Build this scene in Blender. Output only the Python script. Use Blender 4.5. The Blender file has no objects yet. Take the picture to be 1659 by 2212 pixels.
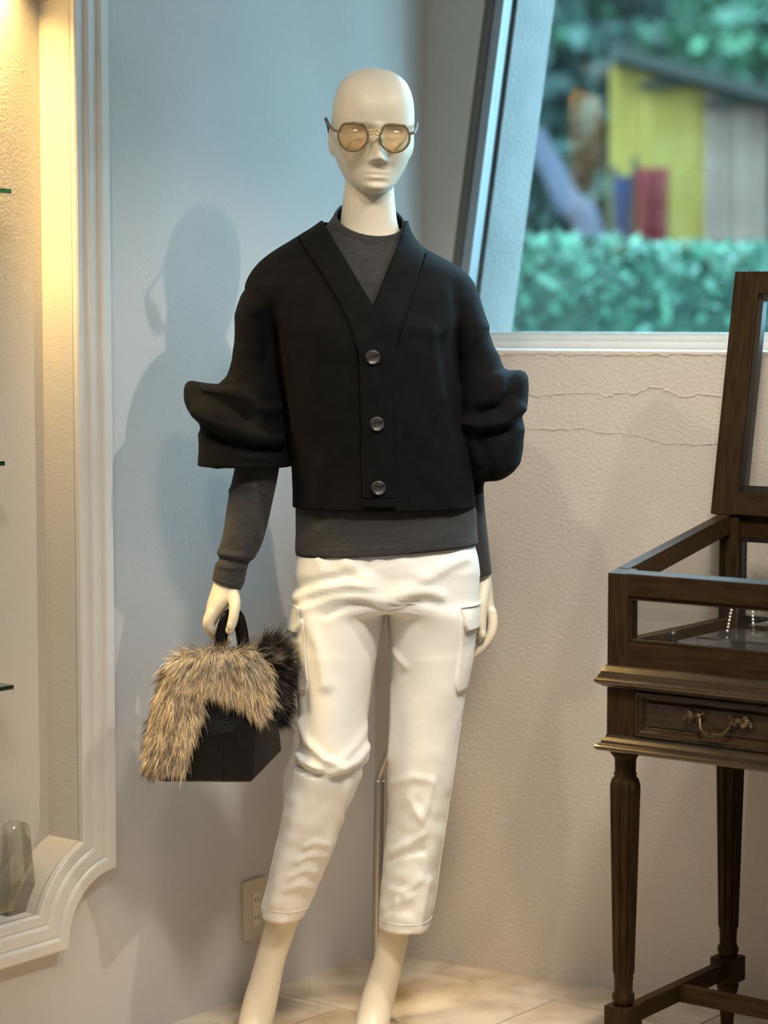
import bpy, bmesh, math, random
import numpy as np
from mathutils import Vector, Matrix

random.seed(7)
RNG = np.random.default_rng(11)
S = bpy.context.scene
COL = S.collection

# ------------------------------------------------------------------ camera
F, CX, CY, CAM_H, HORIZON = 4920.0, 829.5, 1106.0, 1.35, 690.0   # 1659 x 2212 frame
TILT = math.atan((CY - HORIZON) / F)
ST, CT = math.sin(TILT), math.cos(TILT)
cam_data = bpy.data.cameras.new('camera')
cam = bpy.data.objects.new('camera', cam_data)
COL.objects.link(cam)
cam.location = (0, 0, CAM_H)
cam.rotation_euler = (math.pi / 2 - TILT, 0, 0)
cam_data.sensor_fit = 'VERTICAL'
cam_data.sensor_height = 36.0
cam_data.lens = F / 2212.0 * 36.0
cam_data.clip_end = 200
cam_data.dof.use_dof = True
cam_data.dof.focus_distance = 4.12
cam_data.dof.aperture_fstop = cam_data.lens / 1000 / 0.040
S.camera = cam

# ------------------------------------------------------------------ sky, lights, exposure
S.view_settings.view_transform = 'Standard'
S.view_settings.look = 'None'
S.view_settings.gamma = 1.0
S.view_settings.use_curve_mapping = False
S.view_settings.exposure = 0.06
S.cycles.max_bounces = 6
S.cycles.diffuse_bounces = 3
S.cycles.glossy_bounces = 3
S.cycles.transmission_bounces = 4
S.cycles.transparent_max_bounces = 16
S.cycles.use_light_tree = False
S.cycles.caustics_reflective = False
S.cycles.caustics_refractive = False
world = bpy.data.worlds.new('world')
S.world = world
world.use_nodes = True
bg = world.node_tree.nodes['Background']
bg.inputs['Color'].default_value = (0.42, 0.78, 1.0, 1)
bg.inputs['Strength'].default_value = 21.5


def spot(name, loc, target, power, color, angle, blend, size):
    d = bpy.data.lights.new(name, 'SPOT')
    d.energy = power
    d.color = color
    d.spot_size = math.radians(angle)
    d.spot_blend = blend
    d.shadow_soft_size = size
    o = bpy.data.objects.new(name, d)
    COL.objects.link(o)
    o.location = loc
    o.rotation_euler = (Vector(target) - Vector(loc)).to_track_quat('-Z', 'Y').to_euler()
    return o


def area(name, loc, target, power, color, sx, sy):
    d = bpy.data.lights.new(name, 'AREA')
    d.shape = 'RECTANGLE'
    d.size, d.size_y = sx, sy
    d.energy = power
    d.color = color
    o = bpy.data.objects.new(name, d)
    COL.objects.link(o)
    o.location = loc
    o.rotation_euler = (Vector(target) - Vector(loc)).to_track_quat('-Z', 'Y').to_euler()
    return o


WARM = (1.0, 0.87, 0.69)
spot('spotlight_right', (1.60, 3.10, 3.05), (-0.22, 4.25, 0.48), 94, (1.0, 0.88, 0.73), 40, 0.6, 0.022)
spot('spotlight_front', (-0.50, 2.55, 2.76), (0.0, 4.15, 0.90), 40, WARM, 44, 0.6, 0.03)
spot('spotlight_case', (0.45, 2.40, 2.76), (0.70, 4.25, 0.42), 175, (1.0, .90, .75), 58, 0.8, 0.16)
spot('spotlight_floor', (0.62, 3.45, 2.76), (0.20, 4.15, 0.0), 150, (1.0, .86, .66), 15.5, 0.7, 0.03)
area('ceiling_light', (-0.2, 1.6, 3.08), (-0.2, 1.6, 0), 21, (1.0, 0.94, 0.87), 2.6, 2.2)  # soft fill added for the room's ambient level, no such panel in view

# ------------------------------------------------------------------ helpers
CAMP = np.array([0, 0, CAM_H])


def ray(px, py):
    u = (px - CX) / F
    v = -(py - CY) / F
    return np.array([u, CT + v * ST, -ST + v * CT])


def atY(px, py, Y):
    d = ray(px, py)
    return CAMP + d * (Y / d[1])


def atZ(px, py, z=0.0):
    d = ray(px, py)
    return CAMP + d * ((z - CAM_H) / d[2])


def proj(P):
    P = np.asarray(P, float)
    q = P - CAMP
    f = q[..., 1] * CT - q[..., 2] * ST
    up = q[..., 1] * ST + q[..., 2] * CT
    return CX + F * q[..., 0] / f, CY - F * up / f


def link(name, me, mat=None, parent=None):
    o = bpy.data.objects.new(name, me)
    COL.objects.link(o)
    if mat is not None and me is not None and len(me.materials) == 0:
        me.materials.append(mat)
    if parent is not None:
        o.parent = parent
    return o


def tag(o, label=None, cat=None, group=None, kind=None):
    if label: o['label'] = label
    if cat: o['category'] = cat
    if group: o['group'] = group
    if kind: o['kind'] = kind
    return o


def empty(name, loc=(0, 0, 0), rz=0.0):
    o = bpy.data.objects.new(name, None)
    o.empty_display_size = 0.05
    COL.objects.link(o)
    o.location = loc
    o.rotation_euler = (0, 0, rz)
    return o


def mesh_pd(name, v, f, smooth=True):
    me = bpy.data.meshes.new(name)
    me.from_pydata([tuple(map(float, p)) for p in v], [], [tuple(map(int, q)) for q in f])
    me.validate()
    bm = bmesh.new(); bm.from_mesh(me)
    bmesh.ops.recalc_face_normals(bm, faces=bm.faces)
    bm.to_mesh(me); bm.free()
    if smooth:
        me.polygons.foreach_set('use_smooth', [True] * len(me.polygons))
    return me


def grid_faces(n, m, closed=True, off=0):
    """faces of an n x m vertex grid; closed = the second index wraps"""
    out = []
    mm = m if closed else m - 1
    for i in range(n - 1):
        for j in range(mm):
            a = off + i * m + j
            b = off + i * m + (j + 1) % m
            out.append((a, b, b + m, a + m))
    return out


def grid_mesh(name, P, closed=True, cap0=False, cap1=False, smooth=True):
    n, m = P.shape[:2]
    v = list(P.reshape(-1, 3))
    f = grid_faces(n, m, closed)
    if cap0:
        v.append(P[0].mean(0)); c = len(v) - 1
        f += [(c, (j + 1) % m, j) for j in range(m)]
    if cap1:
        v.append(P[-1].mean(0)); c = len(v) - 1
        o = (n - 1) * m
        f += [(c, o + j, o + (j + 1) % m) for j in range(m)]
    return mesh_pd(name, v, f, smooth)


class MB:
    """collects shapes into one mesh"""
    def __init__(self):
        self.v, self.f = [], []

    def add(self, v, f):
        o = len(self.v)
        self.v += [tuple(map(float, p)) for p in v]
        self.f += [tuple(int(i) + o for i in q) for q in f]
        return self

    def box(self, lo, hi):
        x0, y0, z0 = lo; x1, y1, z1 = hi
        v = [(x0, y0, z0), (x1, y0, z0), (x1, y1, z0), (x0, y1, z0), (x0, y0, z1), (x1, y0, z1), (x1, y1, z1), (x0, y1, z1)]
        return self.hexa(v)

    def hexa(self, v):
        return self.add(v, [(3, 2, 1, 0), (4, 5, 6, 7), (0, 1, 5, 4), (1, 2, 6, 5), (2, 3, 7, 6), (3, 0, 4, 7)])

    def grid(self, P, closed=True, cap0=True, cap1=True):
        n, m = P.shape[:2]
        v = list(P.reshape(-1, 3)); f = grid_faces(n, m, closed)
        if cap0:
            v.append(P[0].mean(0)); c = len(v) - 1
            f += [(c, (j + 1) % m, j) for j in range(m)]
        if cap1:
            v.append(P[-1].mean(0)); c = len(v) - 1; o = (n - 1) * m
            f += [(c, o + j, o + (j + 1) % m) for j in range(m)]
        return self.add(v, f)

    def lathe(self, prof, n=24, c=(0, 0, 0), fn=None):
        P = np.zeros((len(prof), n, 3))
        for i, (r, z) in enumerate(prof):
            for j in range(n):
                a = 2 * math.pi * j / n
                rr = r * (fn(i, a) if fn else 1)
                P[i, j] = (c[0] + rr * math.cos(a), c[1] + rr * math.sin(a), c[2] + z)
        return self.grid(P)

    def prism(self, poly, h0, h1):
        """polygon of (x, y) extruded between z = h0 and h1"""
        n = len(poly)
        v = [(x, y, h0) for x, y in poly] + [(x, y, h1) for x, y in poly]
        f = [tuple(range(n))[::-1], tuple(range(n, 2 * n))] + [(i, (i + 1) % n, n + (i + 1) % n, n + i) for i in range(n)]
        return self.add(v, f)

    def build(self, name, mat, parent=None, smooth=False, bevel=0.0, seg=2):
        me = mesh_pd(name, self.v, self.f, smooth)
        if bevel:
            bm = bmesh.new(); bm.from_mesh(me)
            bmesh.ops.bevel(bm, geom=list(bm.edges), offset=bevel, segments=seg, affect='EDGES', profile=0.6, clamp_overlap=True)
            bm.to_mesh(me); bm.free()
        return link(name, me, mat, parent)


def smoothstep(a, b, x):
    t = np.clip((x - a) / (b - a), 0, 1)
    return t * t * (3 - 2 * t)


def catmull(pts, n):
    pts = np.asarray(pts, float)
    k = len(pts)
    t = np.linspace(0, k - 1, n)
    out = np.zeros((n, pts.shape[1]))
    for i, s in enumerate(t):
        j = min(int(s), k - 2); u = s - j
        p0 = pts[max(j - 1, 0)]; p1 = pts[j]; p2 = pts[j + 1]; p3 = pts[min(j + 2, k - 1)]
        out[i] = 0.5 * ((2 * p1) + (-p0 + p2) * u + (2 * p0 - 5 * p1 + 4 * p2 - p3) * u * u + (-p0 + 3 * p1 - 3 * p2 + p3) * u ** 3)
    return out


def tube(pts, radii, n=24, m=14, round_ends=True, flat=1.0, up=(0, 1, 0)):
    """round tube along 3-D points; returns a grid n' x m x 3 (close it with caps)"""
    q = catmull(np.column_stack([np.asarray(pts, float), np.asarray(radii, float)]), n)
    C, R = q[:, :3], np.maximum(q[:, 3], 1e-4)
    T = np.gradient(C, axis=0); T /= np.linalg.norm(T, axis=1)[:, None] + 1e-12
    rows = []
    u = np.array(up, float)
    def ring(c, t, r):
        nonlocal u
        a = u - t * (u @ t); a /= np.linalg.norm(a) + 1e-12
        u = a
        b = np.cross(t, a)
        ang = 2 * np.pi * np.arange(m) / m
        return c + r * (np.cos(ang)[:, None] * a + flat * np.sin(ang)[:, None] * b)
    if round_ends:
        for s in (1.0, .92, .7, .38):
            rows.append(ring(C[0] - T[0] * R[0] * s, T[0], R[0] * math.sqrt(max(0.0, 1 - s * s)) + 1e-5))
    for i in range(n): rows.append(ring(C[i], T[i], R[i]))
    if round_ends:
        for s in (.38, .7, .92, 1.0):
            rows.append(ring(C[-1] + T[-1] * R[-1] * s, T[-1], R[-1] * math.sqrt(max(0.0, 1 - s * s)) + 1e-5))
    return np.array(rows)


# ------------------------------------------------------------------ materials
def new_mat(name):
    m = bpy.data.materials.new(name)
    m.use_nodes = True
    nt = m.node_tree
    return m, nt, nt.nodes['Principled BSDF']


def N(nt, typ, **kw):
    n = nt.nodes.new(typ)
    for k, v in kw.items():
        setattr(n, k, v)
    return n


def mat(name, col, rough=0.5, col2=None, scale=8.0, detail=6.0, bump=0.0, bump_scale=60.0, bump_dist=0.01, metal=0.0,
        stretch=(1, 1, 1), sheen=0.0, spec=0.5, coat=0.0, ramp=(0.35, 0.65), bump_detail=4.0):
    m, nt, b = new_mat(name)
    b.inputs['Roughness'].default_value = rough
    b.inputs['Metallic'].default_value = metal
    b.inputs['Specular IOR Level'].default_value = spec
    b.inputs['Sheen Weight'].default_value = sheen
    b.inputs['Coat Weight'].default_value = coat
    b.inputs['Base Color'].default_value = (*col, 1)
    tc = N(nt, 'ShaderNodeTexCoord')
    mp = N(nt, 'ShaderNodeMapping')
    mp.inputs['Scale'].default_value = stretch
    nt.links.new(tc.outputs['Object'], mp.inputs['Vector'])
    if col2:
        n = N(nt, 'ShaderNodeTexNoise')
        n.inputs['Scale'].default_value = scale
        n.inputs['Detail'].default_value = detail
        nt.links.new(mp.outputs['Vector'], n.inputs['Vector'])
        r = N(nt, 'ShaderNodeValToRGB')
        r.color_ramp.elements[0].position = ramp[0]
        r.color_ramp.elements[1].position = ramp[1]
        r.color_ramp.elements[0].color = (*col, 1)
        r.color_ramp.elements[1].color = (*col2, 1)
        nt.links.new(n.outputs['Fac'], r.inputs['Fac'])
        nt.links.new(r.outputs['Color'], b.inputs['Base Color'])
    if bump:
        n2 = N(nt, 'ShaderNodeTexNoise')
        n2.inputs['Scale'].default_value = bump_scale
        n2.inputs['Detail'].default_value = bump_detail
        nt.links.new(mp.outputs['Vector'], n2.inputs['Vector'])
        bp = N(nt, 'ShaderNodeBump')
        bp.inputs['Strength'].default_value = bump
        bp.inputs['Distance'].default_value = bump_dist
        nt.links.new(n2.outputs['Fac'], bp.inputs['Height'])
        nt.links.new(bp.outputs['Normal'], b.inputs['Normal'])
    return m


def glass_mat(name, tint=(1, 1, 1), refl=0.08, rough=0.0, edge=None):
    """thin pane: see-through with a fresnel reflection"""
    m = bpy.data.materials.new(name)
    m.use_nodes = True
    nt = m.node_tree
    for n in list(nt.nodes):
        nt.nodes.remove(n)
    out = N(nt, 'ShaderNodeOutputMaterial')
    tr = N(nt, 'ShaderNodeBsdfTransparent'); tr.inputs['Color'].default_value = (*tint, 1)
    gl = N(nt, 'ShaderNodeBsdfGlossy'); gl.inputs['Roughness'].default_value = rough
    lw = N(nt, 'ShaderNodeLayerWeight'); lw.inputs['Blend'].default_value = 0.25
    mul = N(nt, 'ShaderNodeMath', operation='MULTIPLY_ADD')
    mul.inputs[1].default_value = 0.55; mul.inputs[2].default_value = refl
    nt.links.new(lw.outputs['Fresnel'], mul.inputs[0])
    mx = N(nt, 'ShaderNodeMixShader')
    nt.links.new(mul.outputs[0], mx.inputs[0])
    nt.links.new(tr.outputs[0], mx.inputs[1]); nt.links.new(gl.outputs[0], mx.inputs[2])
    nt.links.new(mx.outputs[0], out.inputs['Surface'])
    return m


def solid_glass(name, col=(1, 1, 1), rough=0.0, ior=1.48):
    m, nt, b = new_mat(name)
    b.inputs['Base Color'].default_value = (*col, 1)
    b.inputs['Transmission Weight'].default_value = 1.0
    b.inputs['Roughness'].default_value = rough
    b.inputs['IOR'].default_value = ior
    return m


def plaster_mat(name, c1, c2, rough_bump, big, chips=.225):
    m, nt, b = new_mat(name)
    b.inputs['Roughness'].default_value = 0.85
    tc = N(nt, 'ShaderNodeTexCoord')
    n = N(nt, 'ShaderNodeTexNoise'); n.inputs['Scale'].default_value = 2.5; n.inputs['Detail'].default_value = 8
    nt.links.new(tc.outputs['Object'], n.inputs['Vector'])
    r = N(nt, 'ShaderNodeValToRGB')
    r.color_ramp.elements[0].position = .3; r.color_ramp.elements[1].position = .7
    r.color_ramp.elements[0].color = (*c1, 1); r.color_ramp.elements[1].color = (*c2, 1)
    nt.links.new(n.outputs['Fac'], r.inputs['Fac'])
    # small dark chips and scuffs
    n3 = N(nt, 'ShaderNodeTexNoise'); n3.inputs['Scale'].default_value = 16; n3.inputs['Detail'].default_value = 3
    nt.links.new(tc.outputs['Object'], n3.inputs['Vector'])
    r3 = N(nt, 'ShaderNodeValToRGB')
    r3.color_ramp.elements[0].position = chips; r3.color_ramp.elements[1].position = chips + .025
    r3.color_ramp.elements[0].color = (.55, .48, .42, 1); r3.color_ramp.elements[1].color = (1, 1, 1, 1)
    nt.links.new(n3.outputs['Fac'], r3.inputs['Fac'])
    mx = N(nt, 'ShaderNodeMixRGB', blend_type='MULTIPLY'); mx.inputs[0].default_value = 1
    nt.links.new(r.outputs['Color'], mx.inputs[1]); nt.links.new(r3.outputs['Color'], mx.inputs[2])
    nt.links.new(mx.outputs[0], b.inputs['Base Color'])
    n2 = N(nt, 'ShaderNodeTexNoise'); n2.inputs['Scale'].default_value = big; n2.inputs['Detail'].default_value = 5
    n2.inputs['Distortion'].default_value = 0.4
    nt.links.new(tc.outputs['Object'], n2.inputs['Vector'])
    bp = N(nt, 'ShaderNodeBump'); bp.inputs['Strength'].default_value = rough_bump; bp.inputs['Distance'].default_value = .006
    nt.links.new(n2.outputs['Fac'], bp.inputs['Height'])
    nt.links.new(bp.outputs['Normal'], b.inputs['Normal'])
    return m


def attr_mat(name, rough=0.6):
    m, nt, b = new_mat(name)
    a = N(nt, 'ShaderNodeAttribute', attribute_name='Col')
    nt.links.new(a.outputs['Color'], b.inputs['Base Color'])
    b.inputs['Roughness'].default_value = rough
    b.inputs['Specular IOR Level'].default_value = 0.3
    return m


def weave_mat(name, c1, c2, rough, streak=(12, 12, 160), scale=6.0, bump=0.25, bscale=700, sheen=0.0, spec=.3):
    """knitted or woven cloth with fine horizontal slubs"""
    return mat(name, c1, rough, c2, scale, 5, bump, bscale, .0015, stretch=streak, sheen=sheen, spec=spec, ramp=(.3, .72))


M = {}
M['plaster_left'] = plaster_mat('smooth_plaster', (.60, .575, .56), (.645, .62, .605), .12, 170, .16)
M['plaster_right'] = plaster_mat('rough_plaster', (.60, .535, .475), (.655, .59, .53), .42, 165)
M['plaster_plain'] = mat('ceiling_paint', (.72, .69, .66), .9)
M['trim'] = mat('trim_paint', (.74, .72, .685), .5, (.78, .76, .73), 14, bump=.08, bump_scale=50)
M['niche'] = mat('niche_paint', (.70, .66, .60), .8, bump=.1, bump_scale=200)
M['stucco'] = mat('exterior_stucco', (.185, .185, .182), .9, (.152, .155, .152), 9, bump=.5, bump_scale=120)
M['alu'] = mat('window_aluminium', (.36, .38, .40), .35, metal=.6)
M['frame_brown'] = mat('frame_bronze', (.16, .135, .115), .45, metal=.2)
M['grout'] = mat('grout', (.16, .13, .10), .95)
M['tile'] = mat('stone_tile', (.47, .35, .245), .5, (.76, .66, .53), 7.0, 10, .25, 60, .004, ramp=(.32, .60))
M['skin'] = mat('mannequin_skin', (.74, .665, .535), .38, spec=.4)
M['black'] = mat('jacket_cloth', (.0026, .0027, .0033), .88, (.0044, .0045, .0052), 40, bump=.35, bump_scale=900, bump_dist=.001, sheen=.0, spec=.16)
M['seam'] = mat('jacket_seam', (.001, .001, .001), 1.0, spec=.0)
M['knit'] = weave_mat('grey_knit', (.020, .0205, .0225), (.050, .0505, .054), .9, sheen=.08)
M['cotton'] = mat('white_cotton', (.86, .85, .825), .75, (.89, .885, .865), 30, bump=.3, bump_scale=420, bump_dist=.0012, stretch=(1, 1, 2.2), sheen=.05, spec=.3)
M['stitch'] = mat('cotton_stitch', (.88, .86, .82), .8)
M['button'] = mat('horn_button', (.012, .012, .013), .2, (.09, .088, .085), 60, 3)
M['thread'] = mat('button_hole', (.004, .004, .004), .9)
M['leather'] = mat('black_leather', (.0022, .0022, .0026), .36, spec=.42, bump=.6, bump_scale=330, bump_dist=.0012, bump_detail=1)
M['fur'] = attr_mat('fur', .55)
M['hide'] = mat('fur_hide', (.17, .13, .09), .9)
M['hide_dark'] = mat('fur_hide_dark', (.008, .007, .007), .9)
M['wood'] = mat('dark_wood', (.022, .0125, .0055), .42, (.042, .025, .011), 9, 8, .12, 120, .001, stretch=(1.5, 14, 14), spec=.07)
M['wood_gloss'] = mat('polished_dark_wood', (.024, .0135, .006), .26, (.044, .026, .0115), 9, 8, .10, 120, .001, stretch=(1.5, 14, 14), spec=.5, coat=.3)
M['wood_v'] = mat('dark_wood_upright', (.022, .0125, .0055), .42, (.042, .025, .011), 9, 8, .12, 120, .001, stretch=(14, 14, 1.5), spec=.07)
M['bead'] = mat('black_beading', (.010, .009, .009), .35)
M['lining'] = mat('case_lining', (.085, .082, .08), .28)
M['brass'] = mat('antique_brass', (.17, .125, .07), .40, (.05, .036, .02), 120, metal=1.0)
M['steel'] = mat('brushed_steel', (.52, .50, .47), .28, metal=1.0)
M['silver'] = mat('silver', (.8, .8, .8), .15, metal=1.0)
M['pearl'] = mat('pearl', (.78, .76, .72), .15, coat=.6)
M['window_glass'] = glass_mat('window_glass', (.95, .98, .98), .02)
M['case_glass'] = glass_mat('case_glass', (.985, .99, .985), .012)
M['acrylic'] = glass_mat('acrylic', (.96, .965, .97), .24)
M['shelf_glass'] = solid_glass('shelf_glass', (.10, .42, .33))
M['crystal'] = glass_mat('crystal', (.965, .975, .94), .2)
M['lens'] = glass_mat('tinted_lens', (.90, .80, .66), .04)
M['acetate'] = mat('olive_acetate', (.17, .125, .065), .18, coat=.5)
M['temple'] = mat('grey_acetate', (.10, .075, .06), .4, spec=.3)
M['gold'] = mat('gold_metal', (.75, .52, .24), .25, metal=1.0)
M['plate'] = mat('outlet_ivory', (.62, .57, .44), .4)
M['socket'] = mat('outlet_white', (.78, .75, .66), .35)
M['slot'] = mat('outlet_slot', (.02, .02, .02), .8)
M['leaf'] = attr_mat('leaf', .6)
M['bark'] = mat('bark', (.026, .024, .031), .9, (.036, .034, .044), 12, bump=.6, bump_scale=30, spec=.05)
M['evergreen'] = mat('evergreen', (.004, .016, .011), .9, (.014, .045, .026), 2.2, 6, ramp=(.4, .6))
M['ground'] = mat('ground', (.04, .05, .036), 1.0, (.07, .065, .05), 3)
M['kiosk'] = mat('yellow_boards', (.105, .068, .014), .8, (.15, .10, .024), 3, stretch=(6, 6, .6), spec=.03)  # reflection colours for the boarded stand-in outside
M['kiosk_pale'] = mat('pale_boards', (.085, .050, .036), .8, (.115, .073, .055), 3, spec=.03)
M['roof'] = mat('grey_roof', (.016, .017, .014), .9, spec=.03)
M['red'] = mat('red_cloth', (.055, .008, .008), .9, spec=.03)
M['navy'] = mat('navy_cloth', (.004, .011, .028), .9, spec=.03)

# ------------------------------------------------------------------ room shell
C0 = atZ(810, 2058)                                   # the floor corner
DL = atZ(400, 2201) - C0; DL /= np.linalg.norm(DL)    # along the left wall, towards the camera
DR = atZ(1328, 2138) - C0; DR /= np.linalg.norm(DR)   # along the right wall, towards the camera
NL = np.array([-DL[1], DL[0], 0.0])                   # left wall normal, into the room
NR = np.array([DR[1], -DR[0], 0.0])                   # right wall normal, into the room
UPZ = np.array([0, 0, 1.0])
CEIL = 3.1
SET = 0.162                                           # the wall above the sill stands back by this


def PL(s, z, out=0.0):
    return C0 + DL * s + UPZ * z + NL * out


def PR(r, z, back=0.0):
    return C0 + DR * r - DL * back + UPZ * z


# floor: grout bed and single stone tiles laid square to the left wall
def PF(a, b, z):
    return C0 + DL * a + NL * b + UPZ * z


fl = MB()
fl.hexa([PF(-1.2, -.3, -.08), PF(4.6, -.3, -.08), PF(4.6, 4.2, -.08), PF(-1.2, 4.2, -.08),
         PF(-1.2, -.3, -.006), PF(4.6, -.3, -.006), PF(4.6, 4.2, -.006), PF(-1.2, 4.2, -.006)])
floor = fl.build('floor', M['grout']); tag(floor, 'beige stone tile floor with diagonal joints', None, kind='structure')
TW, TLN = .3065, .612
tile_mesh = {}


def tile_me(w, l):
    key = (round(w, 3), round(l, 3))
    if key not in tile_mesh:
        me = mesh_pd('tile', *(lambda b: (b.v, b.f))(MB().box((0, 0, -.010), (w, l, 0))), smooth=False)
        bm = bmesh.new(); bm.from_mesh(me)
        bmesh.ops.bevel(bm, geom=[e for e in bm.edges], offset=.0012, segments=1, affect='EDGES')
        bm.to_mesh(me); bm.free()
        me.materials.append(M['tile'])
        tile_mesh[key] = me
    return tile_mesh[key]


ROT_F = math.atan2(DL[1], DL[0])
for k in range(-2, 9):
    a0 = .0406 + (k - 1) * TW
    j0 = .187 if k % 2 == 0 else .49
    for j in range(-2, 5):
        b0 = j0 + j * TLN
        b1 = b0 + TLN
        if b1 < 0.0 or b0 > 2.6: continue
        b0c = max(b0, -.01)
        g = .0044
        o = link('tile', tile_me(TW - g, b1 - b0c - g), None, floor)
        o.location = PF(a0 + g / 2, b0c + g / 2, 0)
        o.rotation_euler = (0, 0, ROT_F)
        # NL is DL turned by +90 degrees
if (np.cross(DL, NL)[2]) < 0:
    raise RuntimeError('tile frame is left-handed')

# ceiling and the walls behind the camera
FAR = 5.0
c = MB()
p = [PF(-1.0, -.3, 0)[:2], PF(4.6, -.3, 0)[:2], PF(4.6, 4.2, 0)[:2], PF(-1.0, 4.2, 0)[:2]]
c.prism([(q[0], q[1]) for q in p], CEIL, CEIL + .1)
tag(c.build('ceiling', M['plaster_plain']), 'plain pale ceiling above the shop', None, kind='structure')
w = MB()
w.hexa([PF(4.5, -.3, -.05), PF(4.6, -.3, -.05), PF(4.6, 4.2, -.05), PF(4.5, 4.2, -.05),
        PF(4.5, -.3, CEIL), PF(4.6, -.3, CEIL), PF(4.6, 4.2, CEIL), PF(4.5, 4.2, CEIL)])
tag(w.build('wall_back', M['plaster_plain']), 'pale shop wall behind the viewer', None, kind='structure')
w = MB()
w.hexa([PF(-1.0, 4.1, -.05), PF(4.6, 4.1, -.05), PF(4.6, 4.2, -.05), PF(-1.0, 4.2, -.05),
        PF(-1.0, 4.1, CEIL), PF(4.6, 4.1, CEIL), PF(4.6, 4.2, CEIL), PF(-1.0, 4.2, CEIL)])
tag(w.build('wall_side', M['plaster_plain']), 'pale shop wall far to the right of the display case', None, kind='structure')

# ---- left wall with the framed niche
NI_S, NI_E, NI_B, NI_T = .871, 1.72, .288, 2.03       # opening: right, left, bottom, top
NC = (.80, .222); NR_IN = .193                       # notch circle at the lower right corner
NICHE_D = .075


def niche_path(d, n=18):
    """outline of the opening pushed outwards by d: notched at all four corners"""
    r = NR_IN - d
    sr, zb = NI_S - d, NI_B - d
    z1 = NC[1] + math.sqrt(r * r - (sr - NC[0]) ** 2)
    s1 = NC[0] + math.sqrt(r * r - (zb - NC[1]) ** 2)
    a0 = math.atan2(z1 - NC[1], sr - NC[0]); a1 = math.atan2(zb - NC[1], s1 - NC[0])
    arc = [(NC[0] + r * math.cos(a0 + (a1 - a0) * i / (n - 1)), NC[1] + r * math.sin(a0 + (a1 - a0) * i / (n - 1))) for i in range(n)]
    ms, mz = (NI_S + NI_E), (NI_B + NI_T)
    q1 = arc                                         # lower right, from the side to the bottom
    q2 = [(ms - s, z) for s, z in arc[::-1]]         # lower left
    q3 = [(ms - s, mz - z) for s, z in arc]          # upper left
    q4 = [(s, mz - z) for s, z in arc[::-1]]         # upper right
    return q1 + q2 + q3 + q4


inner = niche_path(0)
# wall sheet with a hole, then thickness by the reveal of the niche
wall = MB()
bm = bmesh.new()
outer = [(-SET - .02, -.05), (4.6, -.05), (4.6, CEIL + .02), (-SET - .02, CEIL + .02)]
vo = [bm.verts.new(PL(s, z)) for s, z in outer]
vi = [bm.verts.new(PL(s, z)) for s, z in niche_path(0.02)]
eo = [bm.edges.new((vo[i], vo[(i + 1) % 4])) for i in range(4)]
ei = [bm.edges.new((vi[i], vi[(i + 1) % len(vi)])) for i in range(len(vi))]
bmesh.ops.triangle_fill(bm, use_beauty=True, use_dissolve=False, edges=eo + ei, normal=Vector(NL))
for f in list(bm.faces):
    c_ = f.calc_center_median()
    q = np.array(c_) - C0
    s_, z_ = q @ DL, q[2]
    # triangles inside the hole are removed
    poly = niche_path(0.02)
    inside = False
    jx = len(poly) - 1
    for ix in range(len(poly)):
        if ((poly[ix][1] > z_) != (poly[jx][1] > z_)) and (s_ < (poly[jx][0] - poly[ix][0]) * (z_ - poly[ix][1]) / (poly[jx][1] - poly[ix][1] + 1e-12) + poly[ix][0]):
            inside = not inside
        jx = ix
    if inside: bm.faces.remove(f)
bmesh.ops.recalc_face_normals(bm, faces=bm.faces)
me = bpy.data.meshes.new('wall_left'); bm.to_mesh(me); bm.free()
wl = link('wall_left', me, M['plaster_left']); tag(wl, 'smooth pale plaster wall with the framed niche', None, kind='structure')
# outer skin so that no daylight leaks in
sk = MB()
sk.hexa([PL(-SET - .02, -.08, -.30), PL(4.6, -.08, -.30), PL(4.6, -.08, -.26), PL(-SET - .02, -.08, -.26),
         PL(-SET - .02, CEIL + .05, -.30), PL(4.6, CEIL + .05, -.30), PL(4.6, CEIL + .05, -.26), PL(-SET - .02, CEIL + .05, -.26)])
sk.build('outer_leaf', M['plaster_plain'], wl)
# niche lining: reveal and back
nn = len(inner)
P = np.array([[PL(s, z, 0.004) for s, z in inner], [PL(s, z, -NICHE_D) for s, z in inner]])
ni = MB(); ni.grid(P, True, False, True)
nb = ni.build('niche_lining', M['niche'], wl)
# stepped frame around the opening
prof = [(0.0, .002), (0.0, .014), (.003, .0165), (.0185, .0165), (.0205, .0150), (.0235, .021), (.027, .0225), (.045, .0225), (.047, .0208), (.050, .027), (.053, .0285), (.070, .0285), (.0735, .0255), (.0745, .020), (.0745, -.002)]
P = np.array([[PL(s, z, h) for s, z in niche_path(d)] for d, h in prof])
frame_me = grid_mesh('niche_frame', P, True, smooth=False)
trim1 = link('trim_1', frame_me, M['trim']); tag(trim1, 'white stepped moulding with scooped corners framing the wall niche', None, kind='structure')

# warm strip lamp at the head of the niche
nl_ = area('niche_lamp', PL(1.23, 1.99, -.056), PL(1.23, 0, -.056), 14, (1.0, .66, .22),   .64, .03)
nl_.rotation_euler = (0, 0, ROT_F)
nl_.data.spread = math.radians(95)

# ---- right wall: thick lower part, upper part set back, slanted window
SILL = 1.289
rw = MB()
e_ = 4.3
rw.hexa([PR(-.02, -.06), PR(e_, -.06), PR(e_, -.06, .55), PR(-.02, -.06, .55), PR(-.02, SILL), PR(e_, SILL), PR(e_, SILL, .55), PR(-.02, SILL, .55)])
wr = rw.build('wall_right', M['plaster_right'], bevel=.004)
tag(wr, 'rough beige plaster wall below the window', None, kind='structure')
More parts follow.
